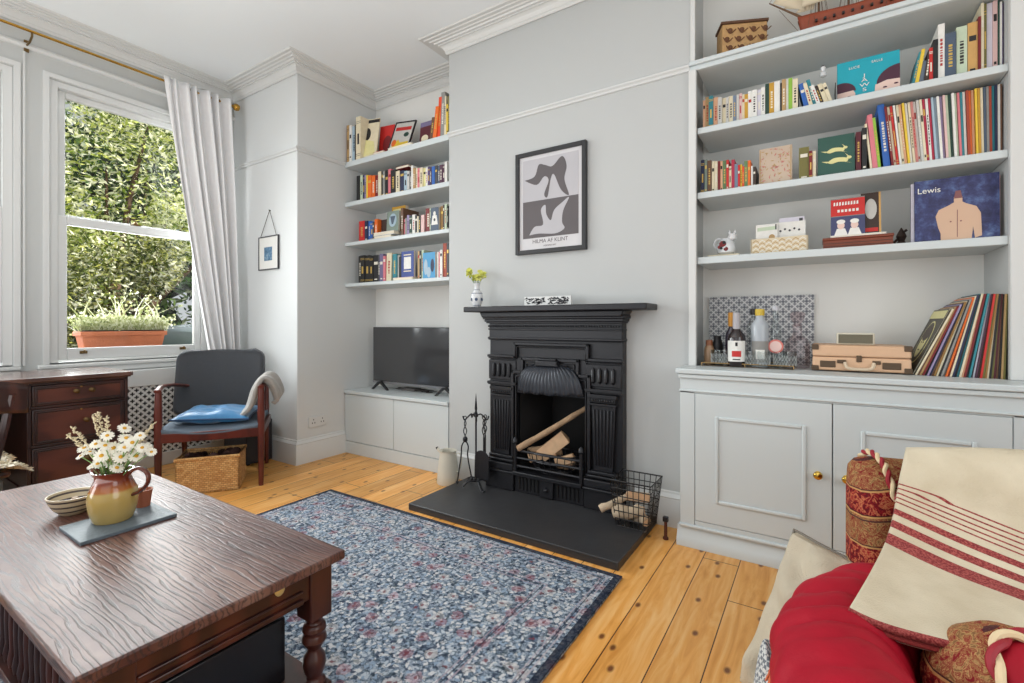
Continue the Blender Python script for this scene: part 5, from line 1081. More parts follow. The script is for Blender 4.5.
ROWS={
'L1':(2.65,2.468,[(-3.39,-3.382,0.308,0,'rust red'),(-3.382,-3.349,0.314,0,'tan'),(-3.349,-3.32,0.307,0,'white'),(-3.32,-3.279,0.295,0,'pale blue'),(-3.279,-3.26,0.297,0,'black'),(-3.26,-3.203,0.355,0,'cream'),(-2.434,-2.404,0.154,9,'brown'),(-2.404,-2.37,0.226,7.4,'orange'),(-2.37,-2.341,0.293,3.7,'red orange'),(-2.338,-2.302,0.322,1.8,'grey'),(-2.302,-2.283,0.289,0,'cream'),(-2.283,-2.264,0.225,0,'yellow'),(-2.264,-2.245,0.279,0,'olive')]),
'L2':(2.70,2.125,[(-3.315,-3.276,0.227,0,'black'),(-3.276,-3.245,0.23,0,'pale green'),(-3.245,-3.22,0.229,0,'navy'),(-3.22,-3.201,0.221,0,'lilac'),(-3.201,-3.176,0.218,0,'yellow'),(-3.176,-3.133,0.208,0,'orange'),(-3.133,-3.09,0.201,0,'orange'),(-3.09,-3.054,0.198,0,'dark red'),(-3.054,-3.018,0.221,0,'cream'),(-3.018,-2.995,0.22,0,'black'),(-2.995,-2.971,0.216,0,'grey'),(-2.971,-2.936,0.219,0,'black'),(-2.936,-2.902,0.221,0,'pink'),(-2.902,-2.845,0.205,0,'black'),(-2.845,-2.803,0.188,0,'cream'),(-2.803,-2.756,0.184,0,'navy'),(-2.756,-2.723,0.174,0,'pale blue'),(-2.723,-2.696,0.168,0,'pale grey'),(-2.696,-2.679,0.157,0,'dark grey'),(-2.679,-2.658,0.204,0,'white'),(-2.658,-2.636,0.181,0,'tan'),(-2.636,-2.615,0.177,0,'cream'),(-2.615,-2.584,0.173,0,'pink'),(-2.584,-2.552,0.167,0,'cream'),(-2.552,-2.521,0.162,0,'pale yellow'),(-2.521,-2.501,0.161,0,'white'),(-2.501,-2.481,0.161,0,'purple'),(-2.481,-2.46,0.157,0,'dark purple'),(-2.46,-2.43,0.157,0,'blue'),(-2.43,-2.405,0.159,0,'dark grey'),(-2.405,-2.38,0.155,0,'slate'),(-2.38,-2.351,0.154,0,'plum'),(-2.351,-2.33,0.153,0,'plum'),(-2.33,-2.307,0.167,0,'white')]),
'L3':(2.70,1.783,[(-3.289,-3.22,0.181,0,'red'),(-3.213,-3.176,0.174,0,'navy'),(-3.176,-3.151,0.171,0,'blue'),(-3.151,-3.115,0.163,0,'blue'),(-3.115,-3.099,0.156,0,'dark grey'),(-3.099,-3.063,0.177,0,'orange'),(-2.789,-2.761,0.228,0,'brown'),(-2.761,-2.741,0.138,0,'pink'),(-2.741,-2.723,0.144,0,'grey'),(-2.723,-2.699,0.165,0,'lilac'),(-2.699,-2.671,0.154,0,'dark green'),(-2.671,-2.639,0.162,0,'white'),(-2.639,-2.615,0.155,0,'black'),(-2.615,-2.594,0.144,0,'cream'),(-2.594,-2.573,0.142,0,'black'),(-2.573,-2.539,0.146,0,'pale pink'),(-2.532,-2.481,0.193,0,'dark red'),(-2.481,-2.46,0.189,0,'pale green'),(-2.38,-2.346,0.19,0,'gold brown'),(-2.346,-2.332,0.194,0,'dark brown'),(-2.332,-2.312,0.199,0,'pale green'),(-2.312,-2.301,0.182,0,'black')]),
'L4':(2.70,1.435,[(-3.302,-3.264,0.235,0,'black'),(-3.264,-3.213,0.236,0,'black'),(-3.213,-3.158,0.232,0,'black'),(-3.158,-3.115,0.224,0,'black'),(-3.115,-3.054,0.228,0,'black'),(-3.054,-3.03,0.225,0,'dark grey'),(-3.03,-2.989,0.23,0,'grey purple'),(-2.989,-2.96,0.211,0,'pink'),(-2.954,-2.896,0.231,1.7,'cream'),(-2.879,-2.834,0.218,0,'teal'),(-2.834,-2.813,0.208,0,'pale grey'),(-2.612,-2.589,0.221,0,'tan'),(-2.589,-2.573,0.22,0,'black'),(-2.573,-2.55,0.226,0,'pale green'),(-2.414,-2.397,0.198,0,'white'),(-2.397,-2.38,0.197,0,'pink'),(-2.38,-2.356,0.21,0,'white'),(-2.356,-2.322,0.259,0,'rust red'),(-2.322,-2.301,0.257,0,'dark grey')]),
'R1':(2.70,2.127,[(-0.523,-0.51,0.167,0,'peach'),(-0.51,-0.492,0.181,0,'tan'),(-0.492,-0.471,0.18,0,'teal'),(-0.471,-0.447,0.169,0,'peach'),(-0.447,-0.427,0.16,0,'pale grey'),(-0.427,-0.408,0.155,0,'cream'),(-0.408,-0.394,0.152,0,'pale grey'),(-0.394,-0.374,0.155,0,'cream'),(-0.374,-0.358,0.152,0,'grey blue'),(-0.358,-0.346,0.154,0,'pale grey'),(-0.346,-0.332,0.158,0,'pale pink'),(-0.332,-0.32,0.15,0,'cream'),(-0.32,-0.304,0.146,0,'mustard'),(-0.304,-0.286,0.157,0,'white'),(-0.286,-0.263,0.157,0,'white'),(-0.263,-0.245,0.156,0,'lilac white'),(-0.245,-0.227,0.162,0,'white'),(-0.227,-0.209,0.177,0,'dark green'),(-0.209,-0.187,0.176,0,'mustard'),(-0.187,-0.161,0.175,0,'white'),(-0.161,-0.153,0.16,0,'black'),(-0.153,-0.136,0.174,0,'tan'),(-0.136,-0.125,0.173,0,'white'),(-0.125,-0.108,0.174,0,'lime green'),(-0.108,-0.085,0.163,0,'cream'),(-0.056,-0.035,0.136,-11.9,'blue'),(-0.035,-0.019,0.131,-12.8,'cream'),(-0.019,-0.003,0.148,-12.9,'teal'),(-0.003,0.013,0.115,-16.2,'white'),(0.013,0.027,0.111,-16.8,'dark brown'),(0.027,0.045,0.116,-16.1,'cream'),(0.045,0.06,0.111,-16.2,'cream'),(0.34,0.35,0.153,10.1,'teal'),(0.35,0.363,0.162,9.2,'yellow'),(0.363,0.38,0.112,9.8,'grey blue'),(0.38,0.396,0.15,6.5,'dark brown'),(0.4,0.413,0.157,0,'red'),(0.413,0.429,0.187,0,'black'),(0.429,0.451,0.249,0,'white'),(0.451,0.486,0.201,0,'slate'),(0.488,0.522,0.218,0,'pale green'),(0.523,0.554,0.224,0,'gold tan'),(0.554,0.563,0.238,0,'dark red'),(0.563,0.572,0.292,0,'cream'),(0.572,0.581,0.289,0,'olive'),(0.581,0.599,0.288,0,'lilac white'),(0.599,0.613,0.29,0,'pale pink'),(0.613,0.619,0.287,0,'dark green'),(0.619,0.625,0.276,0,'white'),(0.625,0.627,0.269,0,'purple')]),
'R2':(2.70,1.787,[(-0.532,-0.514,0.187,0,'navy'),(-0.513,-0.499,0.184,0,'grey green'),(-0.499,-0.479,0.178,0,'brown'),(-0.478,-0.464,0.172,0,'cream'),(-0.464,-0.449,0.17,0,'cream'),(-0.447,-0.437,0.167,0,'dark red'),(-0.437,-0.425,0.167,0,'peach'),(-0.425,-0.406,0.167,0,'green'),(-0.406,-0.394,0.164,0,'red'),(-0.394,-0.382,0.131,0,'cream'),(-0.382,-0.367,0.162,0,'crimson'),(-0.367,-0.351,0.136,0,'grey blue'),(-0.351,-0.341,0.129,0,'red'),(-0.341,-0.332,0.132,0,'yellow'),(-0.332,-0.322,0.12,0,'red orange'),(-0.322,-0.306,0.146,0,'green'),(-0.306,-0.293,0.146,0,'orange'),(-0.29,-0.281,0.113,0,'white'),(-0.281,-0.268,0.106,0,'dark brown'),(-0.081,-0.039,0.164,0,'olive'),(-0.039,-0.025,0.139,0,'dark red'),(-0.025,-0.011,0.137,0,'cream'),(0.144,0.163,0.19,0,'maroon'),(0.166,0.185,0.204,0,'black'),(0.198,0.207,0.222,-5.7,'cream'),(0.207,0.226,0.26,-4.9,'pink'),(0.226,0.237,0.242,-5.2,'lime green'),(0.246,0.271,0.298,-4.6,'blue')]),
'R3':(2.70,1.787,[(0.274,0.283,0.282,-5.7,'dark red'),(0.284,0.293,0.282,-5.5,'cream'),(0.293,0.302,0.282,-5.5,'red'),(0.303,0.311,0.283,-5.3,'white'),(0.312,0.321,0.283,-4.9,'cream'),(0.321,0.33,0.283,-4.9,'peach'),(0.331,0.339,0.283,-4.7,'yellow'),(0.34,0.348,0.283,-4.5,'white'),(0.349,0.358,0.283,-4.3,'cream'),(0.358,0.367,0.283,-4.3,'rose'),(0.367,0.376,0.283,-4.3,'white'),(0.376,0.385,0.283,-4.1,'pale grey'),(0.385,0.394,0.283,-3.9,'cream'),(0.394,0.403,0.283,-3.7,'crimson'),(0.403,0.412,0.283,-3.4,'white'),(0.412,0.42,0.282,-3.2,'crimson'),(0.421,0.429,0.283,-3.2,'pale blue'),(0.43,0.438,0.283,-3,'blue grey'),(0.438,0.447,0.283,-3,'white'),(0.447,0.455,0.283,-2.6,'lilac'),(0.456,0.464,0.283,-2.6,'pale pink'),(0.464,0.473,0.283,-2.6,'pale green'),(0.473,0.481,0.283,-2.4,'dark green'),(0.482,0.49,0.283,-2.2,'white'),(0.49,0.498,0.283,-2,'pale green'),(0.499,0.507,0.283,-2,'pink'),(0.507,0.515,0.283,-1.8,'teal'),(0.515,0.523,0.283,-1.6,'white'),(0.524,0.532,0.283,-1.6,'rust red'),(0.532,0.54,0.284,-1.4,'orange'),(0.54,0.548,0.284,-1.2,'peach'),(0.549,0.556,0.284,-1.2,'yellow'),(0.557,0.565,0.284,-1.2,'mustard'),(0.565,0.573,0.284,-1,'cream'),(0.573,0.581,0.284,-0.8,'slate'),(0.581,0.589,0.284,-0.6,'grey'),(0.589,0.597,0.284,-0.6,'rust red'),(0.597,0.605,0.284,-0.4,'teal'),(0.605,0.613,0.284,-0.4,'navy'),(0.613,0.621,0.284,-0.2,'white'),(0.621,0.627,0.284,-0.2,'brown')]),
'LP':(2.65,0.876,[(0.347,0.355,0.306,23.1,'cream'),(0.355,0.362,0.309,22.1,'brown'),(0.362,0.37,0.311,21.5,'tan'),(0.37,0.377,0.312,20.8,'dark red'),(0.378,0.385,0.315,20.2,'black'),(0.385,0.392,0.317,19.3,'lilac'),(0.393,0.4,0.32,18.8,'navy'),(0.4,0.407,0.322,18.3,'brown'),(0.407,0.414,0.324,17.4,'gold brown'),(0.415,0.422,0.327,16.9,'cream'),(0.422,0.429,0.329,16.1,'black'),(0.429,0.436,0.331,15.6,'grey'),(0.437,0.444,0.334,14.9,'grey'),(0.444,0.451,0.337,14.4,'orange'),(0.451,0.458,0.339,13.7,'rust red'),(0.458,0.465,0.342,13.2,'cream'),(0.465,0.472,0.344,12.6,'navy'),(0.473,0.479,0.347,12,'black'),(0.48,0.487,0.349,11.6,'teal'),(0.487,0.494,0.349,11.1,'cream'),(0.494,0.501,0.347,10.6,'peach'),(0.501,0.508,0.346,10.1,'dark red'),(0.508,0.515,0.346,9.7,'black'),(0.515,0.522,0.346,9.3,'teal'),(0.522,0.528,0.345,8.8,'black'),(0.529,0.535,0.345,8.3,'lilac white'),(0.536,0.542,0.344,7.8,'plum'),(0.543,0.549,0.344,7.4,'dark brown'),(0.549,0.556,0.342,6.7,'red'),(0.556,0.563,0.342,6.4,'olive'),(0.563,0.569,0.342,5.9,'gold brown'),(0.57,0.576,0.342,5.4,'cream'),(0.576,0.583,0.341,4.7,'black'),(0.583,0.59,0.341,4.4,'olive'),(0.59,0.596,0.341,3.7,'maroon'),(0.597,0.603,0.34,3,'brown'),(0.603,0.61,0.339,2.5,'black'),(0.61,0.616,0.339,1.9,'tan'),(0.616,0.623,0.339,1.2,'olive')])}
# ================================================================== BOOKS
def pal(c): return mat('cover_'+c.replace(' ','_'), PAL[c], .5, var=.12, scale=40)
MARKS = [mat('mark_light', (226,220,204), .6), mat('mark_dark', (40,36,36), .6), GOLD, mat('mark_red', (170,44,40), .6)]
def book_mesh(name, w, h, d, col, rnd):
    b = MB(); c = min(.0024, w*.2)
    b.box(0,0,0,c,d,h,0); b.box(w-c,0,0,w,d,h,0); b.box(c,0,0,w-c,c,h,0); b.box(c,c,.003,w-c,d-.004,h-.003,1)
    bright = sum(PAL[col]) > 420; mk = rnd.choice([1,1,3,0]) if bright else rnd.choice([0,2,2,0])
    e = w*.14; z = h*rnd.uniform(.62,.78)
    style = rnd.random()
    if w > .008:
        if style < .4:      # vertical title made of letter blocks
            zz = h*.28
            while zz < h*.74:
                l = rnd.uniform(.004,.012); b.box(w*.32,-.0004,zz,w*.68,.0002,zz+l,2); zz += l+rnd.uniform(.003,.006)
        elif style < .7:
            b.box(e,-.0004,z,w-e,.0002,z+h*.10,2); b.box(e*1.6,-.0004,h*.10,w-e*1.6,.0002,h*.14,2)
        elif style < .85:
            for q in (.08,.12,.84,.88): b.box(0,-.0004,h*q,w,.0002,h*q+.003,2)
            b.box(w*.3,-.0004,h*.35,w*.7,.0002,h*.6,2)
    return b, [pal(col), PAGE, MARKS[mk]]
rnd = random.Random(5)
ORD = {}
def place_row(key, phrase, grp, noun='book', ordkey=None, depth=.17, nm='book'):
    Y, z, L = ROWS[key]; ordkey = ordkey or key
    for (x0, x1, h, lean, col) in L:
        i = ORD.get(ordkey, 0); ORD[ordkey] = i+1
        w = max(.004, (x1-x0)*math.cos(R(lean))-.0006); d = min(depth*rnd.uniform(.9,1.05), YB-Y-.01)
        b, ms = book_mesh(nm, w, h, d, col, rnd)
        o = b.build(nm, ms, None, smooth=False)
        a = R(lean); o.rotation_euler = (0,a,0)
        o.location = (x0, Y+rnd.uniform(-.006,.008), z+(w*math.sin(a) if a > 0 else 0)+.0002)
        adj = 'tall ' if h > .3 else 'slim ' if w < .011 else 'thick ' if w > .036 else 'short ' if h < .165 else ''
        if noun != 'book': adj = 'leaning ' if lean > 8 else ''
        tag(o, '%s%s %s, %s upright from the left on the %s' % (adj, col, noun, ordn(i), phrase), noun if noun == 'book' else 'record', grp)
place_row('L1', 'top left-alcove shelf', 'books on the top left-alcove shelf', depth=.20)
place_row('L2', 'second left-alcove shelf', 'books on the second left-alcove shelf')
place_row('L3', 'third left-alcove shelf', 'books on the third left-alcove shelf')
place_row('L4', 'lowest left-alcove shelf', 'books on the lowest left-alcove shelf')
place_row('R1', 'second right-alcove shelf', 'books on the second right-alcove shelf')
place_row('R2', 'third right-alcove shelf', 'books on the third right-alcove shelf', ordkey='R2')
place_row('R3', 'third right-alcove shelf', 'thin albums on the third right-alcove shelf', ordkey='R2', depth=.26)
place_row('LP', 'cabinet top', 'records leaning on the right cabinet top', noun='record sleeve', depth=.31, nm='record_sleeve')
# ---- face-out covers
def flat(b, pts, m, y=-.0005, th=.0006): b.prism(pts, y-th, y, 'y', m)
def cover(name, label, cat, x0, x1, z, h, y, th, mats, art=None, back=0, yaw=0, edge=PAGE, grp=None, nm='book'):
    w = x1-x0; t = thing(name, label, cat, ((x0+x1)/2, y, z), 0, grp)
    t.rotation_euler = (R(-back), 0, R(yaw))
    b = MB(); b.box(-w/2,0,0,w/2,.0015,h); b.box(-w/2,th-.0015,0,w/2,th,h); b.box(-w/2,0,0,-w/2+.0015,th,h); b.build('cover', mats[0], t, world=False, smooth=False)
    if th > .004: MB().box(-w/2+.0015,.0015,.002,w/2-.002,th-.0015,h-.002).build('pages', edge, t, world=False, smooth=False)
    if art:
        b = MB(); art(b, w, h); b.build('cover_art', mats, t, world=False, smooth=False)
    return t
def flatbook(name, label, x0, x1, y0, y1, z, th, col, grp=None, cat='book'):
    t = thing(name, label, cat, ((x0+x1)/2,(y0+y1)/2,z), 0, grp)
    b = MB(); b.box(x0,y0,z,x1,y1,z+.002); b.box(x0,y0,z+th-.002,x1,y1,z+th); b.box(x0,y1-.002,z,x1,y1,z+th); b.build('cover', pal(col), t, smooth=False)
    MB().box(x0+.003,y0+.002,z+.002,x1-.003,y1-.002,z+th-.002).build('pages', PAGE, t, smooth=False); return t
m_ = lambda n, c: mat(n, c, .5)
# left alcove top shelf
def art_mag(b, w, h):
    flat(b, [(-w/2,0),(w/2,0),(w/2,h),(-w/2,h)], 1)
    flat(b, ell(-.02,h*.62,w*.2,h*.16), 2, -.0012); flat(b, [(-w*.3,h*.5),(w*.3,h*.42),(w*.42,h*.12),(-w*.25,h*.06)], 3, -.0014); flat(b, [(-w*.5,h*.9),(w*.5,h*.9),(w*.5,h*.98),(-w*.5,h*.98)], 2, -.0012)
cover('magazine', 'cream and black magazine cover angled outward on the top left-alcove shelf', 'magazine', -3.262,-3.08,2.469,.36,2.68,.008,[pal('cream'),pal('cream'),pal('black'),pal('pale yellow')],art_mag,back=10,yaw=14)
def art_red(b, w, h): flat(b, ell(.01,h*.45,w*.3,h*.25), 1, -.0012); flat(b, [(-w/2,0),(w/2,0),(w/2,h*.3),(-w/2,h*.3)], 2)
cover('book', 'red and black book cover leaning behind the cream magazine, top left-alcove shelf', 'book', -3.13,-2.98,2.469,.30,2.78,.02,[pal('red'),pal('dark red'),pal('black')],art_red,back=6,yaw=10)
flatbook('book', 'crimson book lying flat in front of the angled magazine', -3.05,-2.93,2.645,2.70,2.4682,.018,'crimson')
fr = thing('comic_frame', 'black framed picture with yellow shape leaning on the top left-alcove shelf', 'picture', (-2.895,2.74,2.4685)); fr.rotation_euler = (R(-14),R(9),R(-4))
w, h = .250, .30
b = MB(); q = .010
b.box(-w/2,0,0,w/2,.014,q); b.box(-w/2,0,h-q,w/2,.014,h); b.box(-w/2,0,0,-w/2+q,.014,h); b.box(w/2-q,0,0,w/2,.014,h); b.build('frame', m_('frame_ink', (36,30,34)), fr, world=False, bevel=.002)
MB().box(-w/2+q,.006,q,w/2-q,.012,h-q).build('print', pal('pale grey'), fr, world=False, smooth=False)
b = MB(); b.prism([(-.09,.08),(-.03,.14),(.0,.11),(.10,.12),(.10,.06),(.03,.03),(-.02,.06),(-.07,.05)], .004,.0055,'y',0); b.prism(ell(-.075,.11,.028,.03), .0035,.005,'y',1); b.prism([(-.10,.22),(.09,.22),(.09,.25),(-.10,.25)], .004,.0055,'y',2); b.prism(ell(.05,.18,.03,.02), .004,.0055,'y',3); b.prism([(-.02,.02),(.09,.03),(.10,.012),(-.04,.012)], .0035,.005,'y',4)
b.build('artwork', [pal('yellow'),pal('orange'),pal('red'),pal('dark green'),pal('black')], fr, world=False, smooth=False)
flatbook('book', 'white paperback lying flat right of the framed picture', -2.88,-2.62,2.645,2.715,2.4682,.018,'white')
cover('book', 'small dusky red book cover standing before the leaning orange books', 'book', -2.61,-2.465,2.4682,.19,2.72,.018,[pal('grey purple'),pal('maroon'),pal('cream')],lambda b, w, h: (flat(b, [(-w/2,0),(w/2,0),(w/2,h*.8),(-w/2,h*.8)], 1), flat(b, ell(-.02,h*.3,w*.25,h*.15), 2, -.0012)),back=5)
# row 2 wedge books lying on top
flatbook('book', 'dark red book lying on top of the upright books, second left-alcove shelf', -2.86,-2.72,2.71,2.86,2.125+.207,.020,'dark red')
# row 3
flatbook('book', 'blue book lying flat under a white one, third left-alcove shelf', -3.06,-2.86,2.66,2.80,1.7832,.026,'grey blue')
flatbook('book', 'white book lying flat with a green-grey cover standing on it', -3.065,-2.825,2.66,2.80,1.8096,.026,'white')
cover('book', 'grey green book face-out with pale blue emblem on the third left-alcove shelf', 'book', -2.945,-2.81,1.836,.165,2.69,.018,[pal('grey green'),pal('pale blue'),pal('slate')],lambda b, w, h: (flat(b, ell(0,h*.55,w*.32,h*.33), 1), flat(b, [(-.03,h*.75),(.03,h*.75),(.008,h*.35),(-.008,h*.35)], 2, -.0012)),back=4)
cover('book', 'mustard yellow tall book standing behind the emblem book', 'book', -2.955,-2.80,1.836,.215,2.76,.03,[pal('mustard'),pal('pale yellow')],lambda b, w, h: flat(b, [(-w*.4,h*.75),(w*.4,h*.75),(w*.4,h*.9),(-w*.4,h*.9)], 1))
cover('book', 'photo-fronted book with pale figure on dark ground, third left-alcove shelf', 'book', -2.465,-2.385,1.783,.185,2.69,.02,[pal('slate'),pal('white'),pal('dark grey')],lambda b, w, h: (flat(b, ell(0,h*.75,w*.16,h*.1), 1, -.0012), flat(b, [(-w*.4,h*.3),(w*.4,h*.3),(w*.25,h*.68),(-w*.25,h*.68)], 1), flat(b, ell(0,h*.5,w*.12,h*.06), 2, -.0014)))
cover('book', 'small brown book standing beside the white one, third left-alcove shelf', 'book', -3.06,-2.965,1.836,.12,2.74,.03,[pal('dark brown')])
# row 4
flatbook('book', 'pale pink book lying flat under the blue face-out book', -2.84,-2.625,2.66,2.80,1.4352,.022,'pale pink')
cover('book', 'blue book face-out with white label panel, lowest left-alcove shelf', 'book', -2.775,-2.64,1.4575,.205,2.69,.022,[pal('blue grey') if 0 else mat('cover_royal_blue', (52,72,140), .5),pal('white'),pal('cream')],lambda b, w, h: (flat(b, [(-w*.28,h*.32),(w*.28,h*.32),(w*.28,h*.78),(-w*.28,h*.78)], 1), flat(b, [(-w*.3,h*.84),(w*.3,h*.84),(w*.3,h*.88),(-w*.3,h*.88)], 2), flat(b, [(-w*.3,h*.22),(w*.3,h*.22),(w*.3,h*.26),(-w*.3,h*.26)], 2)))
cover('book', 'black book standing left of the blue face-out book', 'book', -2.812,-2.78,1.4575,.17,2.70,.10,[pal('black')])
cover('book', 'sky blue book face-out with pale figures, lowest left-alcove shelf', 'book', -2.545,-2.42,1.435,.20,2.69,.02,[mat('cover_sky', (70,150,196), .5),pal('pale blue'),pal('navy')],lambda b, w, h: (flat(b, ell(-w*.25,h*.45,w*.15,h*.3), 1), flat(b, ell(w*.28,h*.5,w*.14,h*.25), 2), flat(b, ell(.0,h*.25,w*.16,h*.2), 1, -.0012)))
# ---- right alcove, top shelf
cw = thing('carved_box', 'carved tan wooden box with dark relief on the top right shelf', 'box', (-.35,2.82,2.477), R(24))
MB().box(-.112,-.055,0,.112,.055,.205).build('body', mat('carved_tan_wood', (188,148,98), .6, var=.3, scale=40, bump=.4), cw, bevel=.006, world=False)
b = MB(); b.box(-.118,-.06,.205,.118,.06,.218); b.tube([(.02,0,.218),(.025,0,.235),(.045,0,.235),(.05,0,.218)], .004, 6); b.build('lid', mat('dark_box_edge', (92,60,38), .6), cw, bevel=.003, world=False)
b = MB(); random.seed(8); RC = mat('dark_relief', (104,66,40), .7)
for k in range(16):
    u = -.088+.058*(k % 4)+.016*(k//4 % 2); v = .035+.045*(k//4)
    b.lathe([(.013,0),(.010,.003),(.003,.005)], (0,0,0), 9, M=Matrix.Translation((u,-.0555,v)) @ Matrix.Rotation(PI/2,4,'X')); b.tube(bez([(u-.02,-.056,v+.01),(u,-.058,v-.018),(u+.028,-.056,v+.004)],4), .0028, 5)
b.build('relief_carving', RC, cw, world=False)
sp = thing('model_ship', 'model sailing ship with red-brown hull and cream sails on the top shelf', 'ship', (.12,2.79,2.477))
HUL = mat('ship_hull_red', (140,62,34), .45, var=.2, scale=20); HUB = mat('ship_hull_black', (36,32,32), .5); SAIL = mat('sail_cream', (218,204,178), .85, var=.08); RIG = mat('rigging', (104,76,52), .7)
def hull(z0f, z1f):
    def f(s, t):
        x = -.055+.45*s; w = .042*(math.sin(PI*min(1,(s*.92+.08)))**.5)*(1 if s < .8 else 1-.2*(s-.8)/.2)
        z0 = 2.479+.02*(s < .0); dk_ = 2.600+.05*abs(s-.45)**1.4*1.6
        bow = max(0, .12-s)/.12
        zz = (z0)*(1-z1f(t) if 0 else 1)+(dk_-z0)*(z0f+(z1f-z0f)*t)
        u = z0f+(z1f-z0f)*t
        return (x-bow*.035*u+.0, w*(u**.45), zz)
    return f
for nm_, a0, a1, mm in (('keel',.0,.42,HUB),('hull',.42,1,HUL)):
    b = MB(); f = hull(a0, a1)
    b.grid(lambda s, t: (f(s,t)[0], 2.79-f(s,t)[1], f(s,t)[2]), 30, 6); b.grid(lambda s, t: (f(s,t)[0], 2.79+f(s,t)[1], f(s,t)[2]), 30, 6)
    b.build(nm_, mm, sp, solid=.003)
b = MB(); f = hull(0,1); b.grid(lambda s, t: (f(s,.9)[0], 2.79+(t-.5)*2*f(s,.9)[1], f(s,.9)[2]-.004), 24, 2); b.tube([(-.06,2.79,2.62),(-.13,2.79,2.68),(-.215,2.79,2.752)], [.007,.005,.003], 8)
for x in (.0,.12,.24): b.tube([(x,2.79,2.56),(x,2.79,3.05)], [.005,.003], 8)
for x in (.0,.12,.24):
    for z, l in ((2.70,.075),(2.81,.065),(2.91,.05)): b.tube([(x-l,2.77,z+.05),(x+l,2.77,z+.05)], .0025, 6)
b.build('deck_and_masts', RIG, sp)
b = MB()
for x in (.0,.12,.24):
    for z, l in ((2.66,.07),(2.77,.06),(2.87,.048)): b.grid(lambda s, t: (x+(s-.5)*2*l*(1-.15*t), 2.768-.02*math.sin(PI*t), z+.008+t*.09), 8, 8)
for k in range(3): b.grid(lambda s, t: tuple(Vector((-.20+.05*k,2.79,2.745-.04*k)).lerp(Vector((-.06+.02*k,2.79,2.66)), s).lerp(Vector((.0,2.80,2.98-.10*k)), t*.999)+Vector((0,-.012*math.sin(PI*s)*math.sin(PI*t)+.006*k,0))), 8, 8)
b.build('sails', SAIL, sp, solid=.001)
b = MB()
for x in (.0,.12,.24):
    for s in (-1,1):
        for q in (-.045,-.02,.02,.045): b.tube([(x+q,2.79+s*.035,2.56),(x,2.79,2.85)], .0008, 4)
b.tube([(-.215,2.79,2.752),(.0,2.79,3.03)], .0008, 4); b.tube([(-.17,2.79,2.70),(-.07,2.79,2.54)], .001, 4); b.build('rigging', RIG, sp)
b = MB()
for k in range(9): b.box(-.015+k*.036,2.7425,2.566,-.005+k*.036,2.754,2.577)
b.build('gun_ports', HUB, sp, smooth=False)
# ---- second right shelf: picture book with two children
SKIN = mat('printed_skin', (226,196,184), .6); HAIRP = mat('printed_hair', (74,38,56), .6); AQ = mat('cover_aqua', (22,160,178), .45, var=.12, scale=14)
def art_kids(b, w, h):
    flat(b, [(-w/2,0),(-w*.2,0),(-w*.2,h*.2),(-w*.24,h*.3),(-w/2,h*.3)], 1)
    flat(b, ell(-w*.30,h*.14,w*.035,h*.018,10), 2, -.0016)
    flat(b, [(-w/2,h*.26)]+ell(-w*.42,h*.26,w*.23,h*.24,14,PI*.62,0)+[(-w*.24,h*.28)], 2, -.0012)
def art_kid_right(b, w, h):
    flat(b, [(w*.1,0),(w/2,0),(w/2,h*.42),(w*.12,h*.3)], 1)
    flat(b, [(w/2,h*.34),(w/2,h*.68)]+ell(w*.5,h*.30,w*.36,h*.38,14,PI*.55,PI)+[(w*.3,h*.36)], 2, -.0012)
    for x, z in ((w*.27,h*.20),(w*.44,h*.24)): flat(b, ell(x,z,w*.035,h*.018,10), 2, -.0016)
pbk = cover('picture_book', 'aqua picture book face-out showing two dark-haired children', 'book', .073,.305,2.1275,.200,2.72,.012,[AQ,SKIN,HAIRP],None,back=4)
for af in (art_kids, art_kid_right): b = MB(); af(b, .232, .200); b.build('printed_child', [AQ,SKIN,HAIRP], pbk, world=False, smooth=False)
text('title_lettering', 'J\nA\nW\nS', .045, Vector((-.0,-.003,.115)), pal('white'), None).parent = pbk
for ch in pbk.children:
    if ch.name.startswith('title'): ch.scale = (.8,.5,1); ch.location = (-.012,-.0022,.108)
for nme, bd, px_, pz_ in (('author_lettering','LUCIE',-.05,.158),('author_lettering','SALLE',.035,.166)):
    tt = text(nme, bd, .016, Vector((0,0,0)), pal('white'), None); tt.parent = pbk; tt.location = (px_,-.0022,pz_)
fg = thing('small_figurine', 'tiny black and white figurine perched on the leaning cream books', 'figurine', (.018,2.75,2.287))
b = MB(); b.lathe([(.004,0),(.014,.006),(.013,.022),(.006,.03),(.011,.04),(.010,.05),(.002,.056)], (.018,2.75,2.287), 14); b.build('body', CER, fg); b = MB(); b.lathe([(.008,.045),(.009,.052),(.001,.060)], (.018,2.75,2.287), 12); b.build('cap', pal('black'), fg)
be = thing('bookend', 'small black metal bookend at the foot of the leaning cream books', 'bookend', (.068,2.72,2.127)); b = MB(); b.box(.064,2.68,2.1272,.067,2.80,2.22); b.box(.05,2.68,2.1271,.064,2.80,2.1285); b.build('plate', pal('black'), be, smooth=False); bpy.data.objects.remove(be.children[0]) if 0 else None
